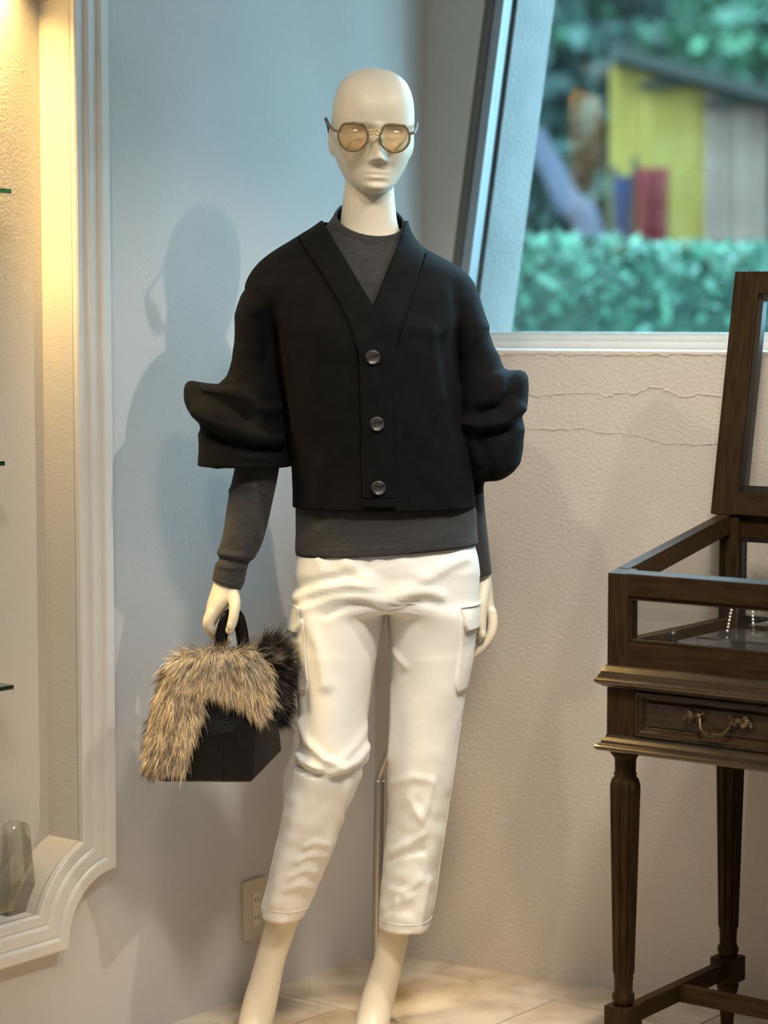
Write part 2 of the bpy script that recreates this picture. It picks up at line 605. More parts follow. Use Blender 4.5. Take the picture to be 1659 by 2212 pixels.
# trowel ridges and hairline cracks in the plaster
def wall_r_pt(px, py, lift=.0):
    d = ray(px, py); p0 = C0 + NR * lift
    return CAMP + d * (((p0 - CAMP) @ NR) / (d @ NR))


for pts in ([(1065, 765), (1180, 764), (1330, 767), (1480, 765), (1600, 768)], [(1140, 850), (1165, 856), (1200, 851), (1290, 849), (1310, 858), (1330, 849), (1370, 851), (1400, 838), (1430, 838), (1450, 848), (1485, 857), (1510, 850), (1560, 858)],
            [(1130, 925), (1200, 927), (1260, 926), (1300, 934), (1345, 936), (1390, 944), (1430, 956), (1500, 960), (1550, 957)]):
    q = catmull([(x, y, 0) for x, y in pts], 70)
    q[:, 0] += RNG.normal(size=70) * 1.2; q[:, 1] += RNG.normal(size=70) * 1.5
    P_ = [wall_r_pt(x, y, .0002) for x, y, _ in q]
    o = MB().grid(tube(P_, .0007 + .0015 * RNG.uniform(size=70), 70, 6)).build('trowel_ridge', M['plaster_right'], wr, smooth=True)
# slanted left jamb: (r, z) on the set-back plane
SL = (.1456 - .0647) / (2.0165 - 1.4385)


def jamb(z): return .0647 + SL * (z - 1.4385)


WTOP = 2.40
DEEP = .372
up = MB()
up.hexa([PR(-.3, SILL - .002, SET), PR(jamb(SILL), SILL - .002, SET), PR(jamb(SILL), SILL - .002, DEEP), PR(-.3, SILL - .002, DEEP),
         PR(-.3, CEIL, SET), PR(jamb(CEIL), CEIL, SET), PR(jamb(CEIL), CEIL, DEEP), PR(-.3, CEIL, DEEP)])
up.build('pier', M['plaster_right'], wr, bevel=.004)
up = MB()
up.hexa([PR(jamb(WTOP) - .05, WTOP, SET), PR(e_, WTOP, SET), PR(e_, WTOP, DEEP), PR(jamb(WTOP) - .05, WTOP, DEEP),
         PR(jamb(WTOP) - .05, CEIL + .02, SET), PR(e_, CEIL + .02, SET), PR(e_, CEIL + .02, DEEP), PR(jamb(WTOP) - .05, CEIL + .02, DEEP)])
up.build('lintel', M['plaster_right'], wr)
WR = 2.35
up = MB()
up.hexa([PR(WR, SILL - .002, SET), PR(e_, SILL - .002, SET), PR(e_, SILL - .002, DEEP), PR(WR, SILL - .002, DEEP),
         PR(WR, CEIL, SET), PR(e_, CEIL, SET), PR(e_, CEIL, DEEP), PR(WR, CEIL, DEEP)])
up.build('pier', M['plaster_right'], wr)
# stucco cheek outside the glass
ck = MB()
G = SET + .026                                          # glass plane
ck.hexa([PR(jamb(SILL) + .046, SILL, G + .02), PR(jamb(SILL) + .05, SILL, G + .02), PR(jamb(SILL) + .05, SILL, G + .155), PR(jamb(SILL) - .1, SILL, G + .155),
         PR(jamb(CEIL) + .046, CEIL, G + .02), PR(jamb(CEIL) + .05, CEIL, G + .02), PR(jamb(CEIL) + .05, CEIL, G + .155), PR(jamb(CEIL) - .1, CEIL, G + .155)])
ck.build('outer_cheek', M['stucco'], wr)
win = empty('window_1', PR(1.0, SILL, G)); tag(win, 'large fixed window with a slanted left jamb over the plaster sill', None, kind='structure')


def world_part(mb, name, m, parent, **kw):
    o = mb.build(name, m, parent, **kw)
    o.matrix_parent_inverse = Matrix.Translation(parent.location).inverted() if parent.type == 'EMPTY' and parent.rotation_euler.z == 0 else parent.matrix_basis.inverted()
    return o


def slant(r0, r1, b0, b1, z0=SILL, z1=WTOP):
    m = MB()
    m.hexa([PR(jamb(z0) + r0, z0, b0), PR(jamb(z0) + r1, z0, b0), PR(jamb(z0) + r1, z0, b1), PR(jamb(z0) + r0, z0, b1),
            PR(jamb(z1) + r0, z1, b0), PR(jamb(z1) + r1, z1, b0), PR(jamb(z1) + r1, z1, b1), PR(jamb(z1) + r0, z1, b1)])
    return m


world_part(slant(-.002, .018, SET + .006, SET + .045), 'outer_stile', M['frame_brown'], win, bevel=.001)
world_part(slant(.018, .040, SET + .012, SET + .045), 'inner_stile', M['alu'], win, bevel=.001)
m = MB()
m.hexa([PR(jamb(SILL), SILL, SET + .012), PR(WR, SILL, SET + .012), PR(WR, SILL, SET + .07), PR(jamb(SILL), SILL, SET + .07),
        PR(jamb(SILL), SILL + .016, SET + .012), PR(WR, SILL + .016, SET + .012), PR(WR, SILL + .016, SET + .07), PR(jamb(SILL), SILL + .016, SET + .07)])
world_part(m, 'sill_rail', M['trim'], win, bevel=.002)
m = MB()
m.hexa([PR(jamb(SILL) + .02, SILL + .016, SET + .030), PR(WR, SILL + .016, SET + .030), PR(WR, SILL + .016, SET + .07), PR(jamb(SILL) + .02, SILL + .016, SET + .07),
        PR(jamb(SILL) + .02, SILL + .034, SET + .030), PR(WR, SILL + .034, SET + .030), PR(WR, SILL + .034, SET + .07), PR(jamb(SILL) + .02, SILL + .034, SET + .07)])
world_part(m, 'bottom_rail', M['trim'], win, bevel=.002)
m = MB()
m.hexa([PR(jamb(SILL) + .03, SILL + .03, G), PR(WR, SILL + .03, G), PR(WR, SILL + .03, G + .006), PR(jamb(SILL) + .03, SILL + .03, G + .006),
        PR(jamb(WTOP) + .03, WTOP, G), PR(WR, WTOP, G), PR(WR, WTOP, G + .006), PR(jamb(WTOP) + .03, WTOP, G + .006)])
world_part(m, 'pane', M['window_glass'], win)

# ---- outlet on the left wall
ol = empty('wall_outlet', PL(.390, .178, 0), ROT_F)
tag(ol, 'ivory double wall outlet low on the plaster wall beside the trouser hem', 'outlet')
# local axes: x along DL, y into the room, z up


def rrect(w, h, r, n=5):
    pts = []
    for cx, cz, a0 in ((w - r, h - r, 0), (-w + r, h - r, 90), (-w + r, -h + r, 180), (w - r, -h + r, 270)):
        for i in range(n):
            a = math.radians(a0 + 90 * i / (n - 1))
            pts.append((cx + r * math.cos(a), cz + r * math.sin(a)))
    return pts


def xz_prism(poly, y0, y1):
    m_ = MB(); n = len(poly)
    v = [(x, y0, z) for x, z in poly] + [(x, y1, z) for x, z in poly]
    f = [tuple(range(n)), tuple(range(n, 2 * n))[::-1]] + [(i, n + i, n + (i + 1) % n, (i + 1) % n) for i in range(n)]
    m_.add(v, f); return m_


xz_prism(rrect(.0365, .060, .006), 0, .008).build('cover_plate', M['plate'], ol, bevel=.0015)
so = xz_prism(rrect(.0115, .0335, .001), .008, .0095).build('socket', M['socket'], ol)
for z in (-.018, .018):
    for x in (-.0045, .0045):
        xz_prism([(x - .0010, z - .0045), (x + .0010, z - .0045), (x + .0010, z + .0045), (x - .0010, z + .0045)], .0094, .0098).build('slot', M['slot'], so)

# ---- glass shelves and crystal in the niche
def niche_pt(px, py, out):
    """point on the plane standing `out` from the left wall"""
    d = ray(px, py); p0 = C0 + NL * out
    P_ = CAMP + d * (((p0 - CAMP) @ NL) / (d @ NL))
    q = P_ - C0
    return q @ DL, q[2]


for (px, py, lab) in ((25, 413, 'highest green-edged glass shelf in the lit niche'), (11, 1001, 'middle green-edged glass shelf in the niche'), (30, 1484, 'lowest green-edged glass shelf in the niche')):
    s0, z0 = niche_pt(px, py, -.006)
    m = MB()
    m.hexa([PL(s0, z0 - .004, -.074), PL(1.70, z0 - .004, -.074), PL(1.70, z0 - .004, -.006), PL(s0, z0 - .004, -.006),
            PL(s0, z0 + .004, -.074), PL(1.70, z0 + .004, -.074), PL(1.70, z0 + .004, -.006), PL(s0, z0 + .004, -.006)])
    tag(m.build('glass_shelf', M['shelf_glass'], bevel=.0008), lab, 'shelf', 'glass shelves in the niche')


def crystal(name, label, s, z, w, h, out, wt):
    pts = [(-w, 0), (w, 0)]
    for i in range(9):
        a = math.pi * i / 8
        pts.append((wt * math.cos(a), h - wt * .6 + wt * .6 * math.sin(a)))
    o = xz_prism(pts, -.014, .014).build(name, M['crystal'], None, bevel=.004, seg=3)
    o.location = PL(s, z, out); o.rotation_euler = (0, 0, ROT_F)
    tag(o, label, 'ornament')
    return o


s_, z_ = niche_pt(42, 1935, -.03)
crystal('crystal_block', 'clear tapered crystal block with a rounded top at the foot of the niche', s_, NI_B, .036, z_ - NI_B + .135, -.036, .022)
s2, z2 = niche_pt(-8, 1830, -.03)
crystal('crystal_bottle', 'clear crystal ornament cut off by the photo edge in the niche', s2 + .03, NI_B, .03, z_ - NI_B + .17, -.036, .018)

# ------------------------------------------------------------------ display case
TA = math.radians(37)
CASE = empty('display_case', (.4185, 3.897, 0), -TA)
tag(CASE, 'dark wooden jewellery display case on fluted legs with its glass lid raised', 'display case')
LX, LD, IN = .80, .38, .024
X0, X1, Y0_, Y1_ = -IN, LX + IN, -IN, LD + IN
ZB, ZF, ZK = .757, .917, .998


def rim(y): return ZF + (ZK - ZF) * (y - Y0_) / (Y1_ - Y0_)


# legs
def leg_prof():
    pr = [(.001, .609), (.026, .609), (.0265, .602), (.022, .597), (.019, .592), (.0182, .570), (.0205, .566), (.0185, .562), (.0235, .556), (.0262, .547), (.0265, .535)]
    for i in range(1, 11): pr.append((.0265 - .0075 * i / 10, .535 - .32 * i / 10))
    pr += [(.0165, .209), (.0172, .205), (.0162, .200), (.0160, .180), (.0195, .175), (.0200, .167), (.0170, .160), (.0170, .155)]
    return pr[::-1]


pr = leg_prof()
leg_me = None
for i, (x, y) in enumerate(((0, 0), (LX, 0), (0, LD), (LX, LD))):
    if leg_me is None:
        zs = [z for r, z in pr]
        m = MB()
        m.lathe(pr, 144, fn=lambda k, a: 1 - (.24 * (1 - abs(math.sin(4.5 * a))) ** 3 if .212 < pr[k][1] < .55 else 0))
        q = .024
        m.prism([(-q, -q), (q, -q), (q, q), (-q, q)], .110, .156)
        m.lathe([(.001, 0), (.011, 0), (.012, .03), (.017, .085), (.021, .10), (.019, .111)], 24)
        o = m.build('leg', M['wood_v'], CASE, smooth=False)
        bm = bmesh.new(); bm.from_mesh(o.data)
        for f in bm.faces: f.smooth = len(f.verts) == 4 and f.calc_area() < .0004
        bm.to_mesh(o.data); bm.free()
        leg_me = o.data
    else:
        o = link('leg', leg_me, None, CASE)
    o.location = (x, y, 0)
for x in (0, LX):
    MB().box((x - .010, .02, .118), (x + .010, LD - .02, .150)).build('side_stretcher', M['wood'], CASE, bevel=.002)
MB().box((.009, LD / 2 - .010, .118), (LX - .009, LD / 2 + .010, .148)).build('centre_stretcher', M['wood'], CASE, bevel=.002)


def moulding(name, pf, mat_):
    """profile (overhang, z) swept round the case"""
    P = np.array([[(X0 - d, Y0_ - d, z), (X1 + d, Y0_ - d, z), (X1 + d, Y1_ + d, z), (X0 - d, Y1_ + d, z)] for d, z in [(.66 * a, b) for a, b in pf]])
    m_ = MB(); m_.grid(P, True, True, True)
    return m_.build(name, mat_, CASE)


def arc_prof(d0, z0, d1, z1, n=5, bulge=.3):
    out = []
    for i in range(n + 1):
        t = i / n
        k = math.sin(t * math.pi) * bulge
        out.append((d0 + (d1 - d0) * t + k * abs(z1 - z0), z0 + (z1 - z0) * t))
    return out


moulding('lower_moulding', [(.002, .6085)] + arc_prof(.018, .6085, .018, .6195, 6, .55) + [(.011, .621), (.010, .6255), (.003, .631), (.0, .636)], M['wood_gloss'])
moulding('cornice', [(.0, .719)] + [(.008, .7195), (.014, .723)] + arc_prof(.020, .725, .020, .736, 6, .5) + [(.017, .7375), (.016, .741), (.013, .7425), (.012, .7465), (.004, .755), (.0, .7575)], M['wood_gloss'])
# apron: corner blocks, back and sides; the drawer sits in the front
ap = MB()
for xx in (X0, X1 - .054):
    ap.box((xx, Y0_, .632), (xx + .054, Y0_ + .03, .722))
ap.box((X0, Y0_ + .03, .632), (X0 + .02, Y1_, .722)); ap.box((X1 - .02, Y0_ + .03, .632), (X1, Y1_, .722)); ap.box((X0, Y1_ - .02, .632), (X1, Y1_, .722))
ap.box((X0 + .05, Y0_ + .03, .632), (X1 - .05, Y0_ + .035, .722))
ap.build('apron', M['wood_v'], CASE, bevel=.001)
dr_ = MB()
dx0, dx1, dz0, dz1 = X0 + .057, X1 - .057, .638, .716


def picture_frame(pf, y_of):
    """rectangular moulded frame in the x-z plane: pf = (inset, depth)"""
    return np.array([[(dx0 + d, y_of(h), dz0 + d), (dx1 - d, y_of(h), dz0 + d), (dx1 - d, y_of(h), dz1 - d), (dx0 + d, y_of(h), dz1 - d)] for d, h in pf])


P = picture_frame([(0, 0), (0, .020), (.002, .022), (.005, .022), (.006, .0195), (.009, .0205), (.011, .018), (.015, .010), (.018, .008), (.019, .0115)], lambda h: Y0_ + .018 - h)
dr_.grid(P, True, False, True)
DRAWER = dr_.build('drawer', M['wood_gloss'], CASE)
# antique drawer pulls: curved bail, scrolled backplates with leaf tips
hnd = MB()
hy = Y0_ + .018 - .0115
for sx in (-1, 1):
    # scroll
    pts = [(sx * (.036 + .008 * (1 - t / 14) * math.cos(t * .9)), -.006, .006 + .008 * (1 - t / 14) * math.sin(t * .9)) for t in range(13)]
    hnd.grid(tube(pts, [.0022] * 13, 40, 8))
    # leaf fan pointing outwards
    for k in range(5):
        a = math.radians(-50 + 22 * k)
        p0 = (sx * .042, -.004, .008); p1 = (sx * (.042 + .012 * math.cos(a)), -.007, .008 + .012 * math.sin(a)); p2 = (sx * (.046 + .018 * math.cos(a)), -.003, .007 + .013 * math.sin(a))
        hnd.grid(tube([p0, p1, p2], [.0018, .0028, .0008], 10, 8))
    for k in range(3):
        hnd.grid(tube([(sx * .056, -.003, .004 + .002 * k), (sx * .063, -.005, .004 + .003 * (k - 1)), (sx * (.069 - .002 * abs(k - 1)), -.003, .002 + .004 * (k - 1))], [.0012, .0022, .0006], 10, 8))
    # curl at the inner top
    hnd.grid(tube([(sx * .030, -.006, .008), (sx * .027, -.009, .014), (sx * .023, -.008, .015), (sx * .024, -.007, .011)], [.0022, .002, .0016, .001], 14, 8))
# bail
hnd.grid(tube([(-.030, -.009, .006), (-.026, -.015, -.006), (-.018, -.019, -.014), (0, -.020, -.017), (.018, -.019, -.014), (.026, -.015, -.006), (.030, -.009, .006)], [.0026, .0026, .003, .0036, .003, .0026, .0026], 40, 10))
for k in range(-3, 4):
    x = k * .0036
    hnd.grid(tube([(x * .8, -.0225, -.013), (x * 1.15, -.0232, -.017 + abs(k) * .0006), (x * .7, -.022, -.0225 + abs(k) * .0016)], [.0008, .0016, .0008], 8, 8))
hm = None
for x in (.19, LX - .19):
    if hm is None:
        o = hnd.build('drawer_pull', M['brass'], DRAWER, smooth=True); hm = o.data
        o['label'] = 'ornate antique brass drawer pull'
    else:
        o = link('drawer_pull', hm, None, DRAWER)
    o.location = (x, hy, .676)
# glazed box
bx = MB()
ZR = .797
PW = .040


def post(x0, y0, sx, sy, name='corner_post'):
    x1, y1 = x0 + sx * PW, y0 + sy * PW * .85
    xa, xb = sorted((x0, x1)); ya, yb = sorted((y0, y1))
    m_ = MB()
    m_.hexa([(xa, ya, ZB), (xb, ya, ZB), (xb, yb, ZB), (xa, yb, ZB), (xa, ya, rim(ya) - .001), (xb, ya, rim(ya) - .001), (xb, yb, rim(yb) - .001), (xa, yb, rim(yb) - .001)])
    return m_.build(name, M['wood_v'], CASE, bevel=.0012)


for x0, sx in ((X0, 1), (X1, -1)):
    for y0, sy in ((Y0_, 1), (Y1_, -1)):
        post(x0, y0, sx, sy)
TH = .024
MB().box((X0 + PW - .003, Y0_ + .0004, ZB), (X1 - PW + .003, Y0_ + TH, ZR)).build('front_bottom_rail', M['wood'], CASE, bevel=.0012)
m = MB(); y0, y1 = Y0_ + .0004, Y0_ + TH
m.hexa([(X0 + PW - .003, y0, ZF - .038), (X1 - PW + .003, y0, ZF - .038), (X1 - PW + .003, y1, ZF - .038), (X0 + PW - .003, y1, ZF - .038),
        (X0 + PW - .003, y0, rim(y0)), (X1 - PW + .003, y0, rim(y0)), (X1 - PW + .003, y1, rim(y1)), (X0 + PW - .003, y1, rim(y1))])
m.build('front_top_rail', M['wood'], CASE, bevel=.0012)
MB().box((X0 + PW - .003, Y1_ - TH, ZB), (X1 - PW + .003, Y1_ - .0004, ZR)).build('back_bottom_rail', M['wood'], CASE, bevel=.0012)
MB().box((X0 + PW - .003, Y1_ - TH, ZK - .05), (X1 - PW + .003, Y1_ - .0004, ZK - .005)).build('back_top_rail', M['wood'], CASE, bevel=.0012)
for xx in (X0 + .0004, X1 - TH - .0004):
    MB().box((xx, Y0_ + .03, ZB), (xx + TH, Y1_ - .03, ZR)).build('side_bottom_rail', M['wood'], CASE, bevel=.0012)
    m = MB(); ya, yb = Y0_ + .03, Y1_ - .03
    m.hexa([(xx, ya, rim(ya) - .036), (xx + TH, ya, rim(ya) - .036), (xx + TH, yb, rim(yb) - .036), (xx, yb, rim(yb) - .036),
            (xx, ya, rim(ya)), (xx + TH, ya, rim(ya)), (xx + TH, yb, rim(yb)), (xx, yb, rim(yb))])
    m.build('side_top_rail', M['wood'], CASE, bevel=.0012)
# inner beading round the front and back openings
for yy, zt in ((Y0_ + .004, ZF - .038), (Y1_ - TH - .003, ZK - .05)):
    b_ = MB(); xa, xb, za, zb = X0 + PW - .003, X1 - PW + .003, ZR, zt
    k = .007
    b_.box((xa, yy, za), (xb, yy + .012, za + k)).box((xa, yy, zb - k), (xb, yy + .012, zb)).box((xa, yy, za), (xa + k, yy + .012, zb)).box((xb - k, yy, za), (xb, yy + .012, zb))
    b_.build('beading', M['bead'] if yy > 0 else M['wood'], CASE)
# panes
MB().box((X0 + PW - .002, Y0_ + .014, ZR), (X1 - PW + .002, Y0_ + .017, ZF - .038)).build('pane', M['case_glass'], CASE)
MB().box((X0 + PW - .002, Y1_ - .017, ZR), (X1 - PW + .002, Y1_ - .014, ZK - .05)).build('pane', M['case_glass'], CASE)
for xx in (X0 + .011, X1 - .014):
    m = MB(); ya, yb = Y0_ + .032, Y1_ - .032
    m.hexa([(xx, ya, ZR), (xx + .003, ya, ZR), (xx + .003, yb, ZR), (xx, yb, ZR), (xx, ya, rim(ya) - .036), (xx + .003, ya, rim(ya) - .036), (xx + .003, yb, rim(yb) - .036), (xx, yb, rim(yb) - .036)])
    m.build('pane', M['case_glass'], CASE)
MB().box((X0 + .02, Y0_ + .02, ZB), (X1 - .02, Y1_ - .02, .778)).build('case_floor', M['lining'], CASE)
# raised lid
LEAN = math.radians(10.5)
LID = empty('lid', (0, Y1_ - .040, ZK - .007)); LID.parent = CASE; LID.rotation_euler = (-LEAN, 0, 0)
LH = .456
ltk = .022
SW = .052


def lidbox(name, a, b_, mt, bev=.0015):
    return MB().box(a, b_).build(name, mt, LID, bevel=bev)


LX0, LX1 = X0 - .016, X1 + .016
lidbox('stile', (LX0, 0, 0), (LX0 + SW, ltk, LH), M['wood_v']); lidbox('stile', (LX1 - SW, 0, 0), (LX1, ltk, LH), M['wood_v'])
lidbox('rail', (LX0 + SW - .001, .0004, .0004), (LX1 - SW + .001, ltk - .0004, .044), M['wood']); lidbox('rail', (LX0 + SW - .001, .0004, LH - .042), (LX1 - SW + .001, ltk - .0004, LH - .0004), M['wood'])
b_ = MB(); xa, xb, za, zb, k = LX0 + SW, LX1 - SW, .044, LH - .042, .012
b_.box((xa, .003, za), (xb, .019, za + k)).box((xa, .003, zb - k), (xb, .019, zb)).box((xa, .003, za), (xa + k, .019, zb)).box((xb - k, .003, za), (xb, .019, zb))
b_.build('beading', M['bead'], LID)
MB().box((xa, .010, za), (xb, .013, zb)).build('pane', M['case_glass'], LID)
for hx in (.14, .62):
    MB().box((hx, -.003, -.004), (hx + .045, .004, .012)).build('hinge', M['brass'], LID)


# things in the case (positions in the case's own frame)
def case_pt(x, y, z):
    ct_, s_t = math.cos(-TA), math.sin(-TA)
    return Vector((.4215 + x * ct_ - y * s_t, 3.895 + x * s_t + y * ct_, z))


def in_case(o, x, y, z, rz=0.0):
    o.location = case_pt(x, y, z); o.rotation_euler = (0, 0, -TA + rz)
    return o


ZC = .7785
o = MB().box((0, 0, 0), (.30, .13, .020)).build('acrylic_block', M['acrylic'], None, bevel=.002)
tag(in_case(o, .068, .115, ZC), 'low clear acrylic display block lying on the floor of the case', 'display block')
o = MB().box((0, 0, 0), (.20, .06, .022)).build('acrylic_riser', M['acrylic'], None, bevel=.002)
tag(in_case(o, .150, .155, ZC + .0205), 'smaller clear acrylic riser standing on the low block', 'display block')
# clear neck stand
m = MB()
st = [(-.020, 0), (.020, 0), (.019, .05), (.014, .062), (.006, .067), (-.006, .067), (-.014, .062), (-.019, .05)]
o = xz_prism(st, 0, .006).build('necklace_stand', M['acrylic'], None, bevel=.001)
tag(in_case(o, .128, .185, ZC + .0205), 'clear acrylic necklace stand behind the pearls', 'jewellery stand')
# pearls
neck = empty('pearl_necklace'); in_case(neck, .128, .182, ZC + .0205)
tag(neck, 'pearl necklace hanging over the clear stand in the case', 'necklace')
path = catmull([(-.030, -.010, .003), (-.028, -.007, .020), (-.024, -.006, .042), (-.016, -.006, .060), (-.004, -.004, .072), (.008, -.004, .069), (.016, -.005, .055), (.018, -.006, .035), (.020, -.008, .016), (.021, -.012, .003)], 200)
dist = np.r_[0, np.cumsum(np.linalg.norm(np.diff(path, axis=0), axis=1))]
pm = MB().lathe([(.0001, -.0024), (.0012, -.0021), (.0021, -.0011), (.0024, 0), (.0021, .0011), (.0012, .0021), (.0001, .0024)], 12)
pme = mesh_pd('pearl', pm.v, pm.f); pme.materials.append(M['pearl'])
for d in np.arange(.002, dist[-1], .0062):
    i = int(np.searchsorted(dist, d)); o = link('pearl', pme, None, neck); o.location = path[min(i, 199)]
    o.scale = (1, 1, 1.15)
# silver bracelet on the riser
m = MB()
for k in range(26):
    a = 2 * math.pi * k / 26
    m.lathe([(.0001, -.0026), (.0022, -.0018), (.0030, 0), (.0022, .0018), (.0001, .0026)], 6, (.032 * math.cos(a), .020 * math.sin(a), .003))
o = m.build('bracelet', M['silver'], None)
tag(in_case(o, .205, .185, ZC + .043), 'sparkling silver bracelet lying on the clear riser', 'bracelet')
m = MB().lathe([(.0001, 0), (.012, 0), (.013, .004), (.007, .012), (.010, .022), (.006, .028), (.0001, .029)], 16)
o = m.build('ring_holder', M['bead'], None, smooth=True)
tag(in_case(o, .030, .10, ZC), 'small dark rounded ring holder left of the acrylic blocks', 'ring holder')

# ------------------------------------------------------------------ the mannequin
YM = 4.13
MQ = empty('mannequin', (-.02, YM, 0))
tag(MQ, 'cream mannequin in black cardigan, grey knit top and white cargo trousers', 'mannequin')


def part(name, me, mt, parent=None):
    o = link(name, me, mt, parent or MQ)
    if parent is None:
        o.matrix_parent_inverse = Matrix.Translation((-.02, YM, 0)).inverted()
    return o


def W(px, py, dy=0.0): return atY(px, py, YM + dy)


def spow(v, e): return np.sign(v) * np.abs(v) ** e


class Sleeve:
    """garment or limb given as horizontal cross-sections.
    rows: (py, left, right, half depth, dy, tilt, pitch) measured on the mannequin's own plane"""
    def __init__(self, rows, n=80, smooth=2.0, e=1.0):
        R = np.array([list(r) + [0.0] * (7 - len(r)) for r in rows], float)
        seg = np.hypot(np.diff(R[:, 0]), .5 * np.hypot(np.diff(R[:, 1]), np.diff(R[:, 2]))) + 2
        t = np.r_[0, np.cumsum(seg)]; t /= t[-1]
        q = np.linspace(0, 1, n)
        D = np.column_stack([np.interp(q, t, R[:, k]) for k in range(7)])
        if smooth > 0:
            k = np.exp(-.5 * (np.arange(-8, 9) / smooth) ** 2); k /= k.sum()
            for c in range(7):
                col = D[:, c]
                lo = 2 * col[0] - col[8:0:-1]; hi = 2 * col[-1] - col[-2:-10:-1]
                D[:, c] = np.convolve(np.r_[lo, col, hi], k, 'valid')
        self.D, self.n, self.e = D, n, e

    def rows_at(self, q):
        i = np.clip(np.asarray(q) * (self.n - 1), 0, self.n - 1)
        return np.column_stack([np.interp(i, np.arange(self.n), self.D[:, k]) for k in range(7)])

    def eval(self, q, th):
        """q: (n,) rows, th: (n, m) angles; 0 = front, +90 = viewer's right"""
        r = self.rows_at(q)
        Cn = np.array([W((a[1] + a[2]) / 2, a[0], a[4]) for a in r])
        dep = (Cn[:, 1] * CT - (Cn[:, 2] - CAM_H) * ST)
        half = (r[:, 2] - r[:, 1]) / 2 * dep / F
        sn, cs = np.sin(th), np.cos(th)
        x = half[:, None] * spow(sn, self.e); y = -r[:, 3][:, None] * spow(cs, self.e)
        P = np.zeros(th.shape + (3,))
        P[..., 0] = Cn[:, 0][:, None] + x
        P[..., 1] = Cn[:, 1][:, None] + y
        P[..., 2] = Cn[:, 2][:, None] - r[:, 5][:, None] * x + r[:, 6][:, None] * y
        return P

    def grid(self, m=64):
        q = np.linspace(0, 1, self.n)
        th = np.tile(2 * np.pi * np.arange(m) / m, (self.n, 1))
        return self.eval(q, th)


def grid_normals(P, closed=True):
    if closed:
        du = np.roll(P, -1, 1) - np.roll(P, 1, 1)
    else:
        du = np.gradient(P, axis=1)
    dv = np.gradient(P, axis=0)
    n = np.cross(du, dv)
    n /= np.linalg.norm(n, axis=2)[..., None] + 1e-12
    c = P.mean(axis=1, keepdims=True)
    s = np.sign(((P - c) * n).sum(2).mean())
    return n * (s if s != 0 else 1)


def seg_dist(X, Y, pts):
    best = np.full(X.shape, 1e9)
    for (x0, y0), (x1, y1) in zip(pts[:-1], pts[1:]):
        dx, dy = x1 - x0, y1 - y0
        t = np.clip(((X - x0) * dx + (Y - y0) * dy) / (dx * dx + dy * dy + 1e-9), 0, 1)
        best = np.minimum(best, np.hypot(X - x0 - t * dx, Y - y0 - t * dy))
    return best


def folds(P, lst, closed=True, front=True):
    """raise (amp > 0) or press in (amp < 0) cloth folds along lines; amp in mm, width in frame pixels"""
    n = grid_normals(P, closed)
    X, Y = proj(P)
    face = np.clip(-n[..., 1] * 2.0 + .45, 0, 1) if front else 1.0
    off = np.zeros(X.shape)
    for pts, w_, amp in lst:
        d = seg_dist(X, Y, pts)
        off += amp * .001 * np.exp(-(d / w_) ** 2)
    return P + n * (off * face)[..., None]


def ripple(P, amp, k, seed, closed=True):
    """gentle uneven waves of hanging cloth"""
    r = np.random.default_rng(seed)
    n = grid_normals(P, closed)
    off = np.zeros(P.shape[:2])
    for _ in range(7):
        d = r.normal(size=3) * np.array([1, 1, .55]); ph = r.uniform(0, 6.28)
        off += np.sin((P @ d) * k + ph)
    return P + n * (off / 7 * amp)[..., None]


# ---- body: head, neck, torso, arms, hands, legs and feet joined into one skin
body = MB()
# head in its own frame: x right, y back, z up from the chin; then turned and placed
HT = np.array([0, .012, .03, .06, .10, .172, .244, .315, .387, .46, .53, .60, .67, .745, .817, .889, .94, .975, .993, 1.0])
HW = np.array([.004, .017, .027, .037, .0452, .0545, .0625, .068, .0722, .0742, .0745, .0738, .0728, .0708, .0665, .058, .046, .031, .016, .002])
HFt = np.array([0, .02, .06, .12, .154, .20, .25, .32, .40, .47, .54, .60, .68, .76, .84, .90, .95, .98, 1.0])
HFv = np.array([.052, .074, .082, .0805, .0812, .0815, .0825, .0818, .0785, .0770, .0835, .0865, .0855, .081, .070, .056, .039, .024, .002])
HBt = np.array([0, .06, .12, .2, .3, .4, .5, .6, .7, .8, .88, .94, .98, 1.0])
HBv = np.array([.0, .016, .040, .066, .084, .096, .103, .105, .101, .089, .071, .050, .028, .002])
HEAD_H = .2262
nt_, nph = 190, 200
tt = np.sin(np.linspace(-np.pi / 2, np.pi / 2, nt_)) * .5 + .5
ph = 2 * np.pi * np.arange(nph) / nph - np.pi
Tg, Pg = np.meshgrid(tt, ph, indexing='ij')
kz = lambda a, b, t: np.interp(t, a, b)


def sm(vals, s=4):
    k = np.exp(-.5 * (np.arange(-12, 13) / s) ** 2); k /= k.sum()
    return np.convolve(np.r_[np.full(12, vals[0]), vals, np.full(12, vals[-1])], k, 'valid')


w_ = sm(kz(HT, HW, tt), 2); f_ = sm(kz(HFt, HFv, tt), 3); b_ = sm(kz(HBt, HBv, tt), 3)
w_[0] = w_[-1] = .0008
X = w_[:, None] * spow(np.sin(Pg), .92)
cs = np.cos(Pg)
Yh = np.where(cs > 0, -f_[:, None] * np.abs(cs) ** .82, b_[:, None] * np.abs(cs))
Z = Tg * HEAD_H
front = np.clip(cs, 0, 1) ** .5


def gz(x, s): return np.exp(-.5 * (x / s) ** 2)


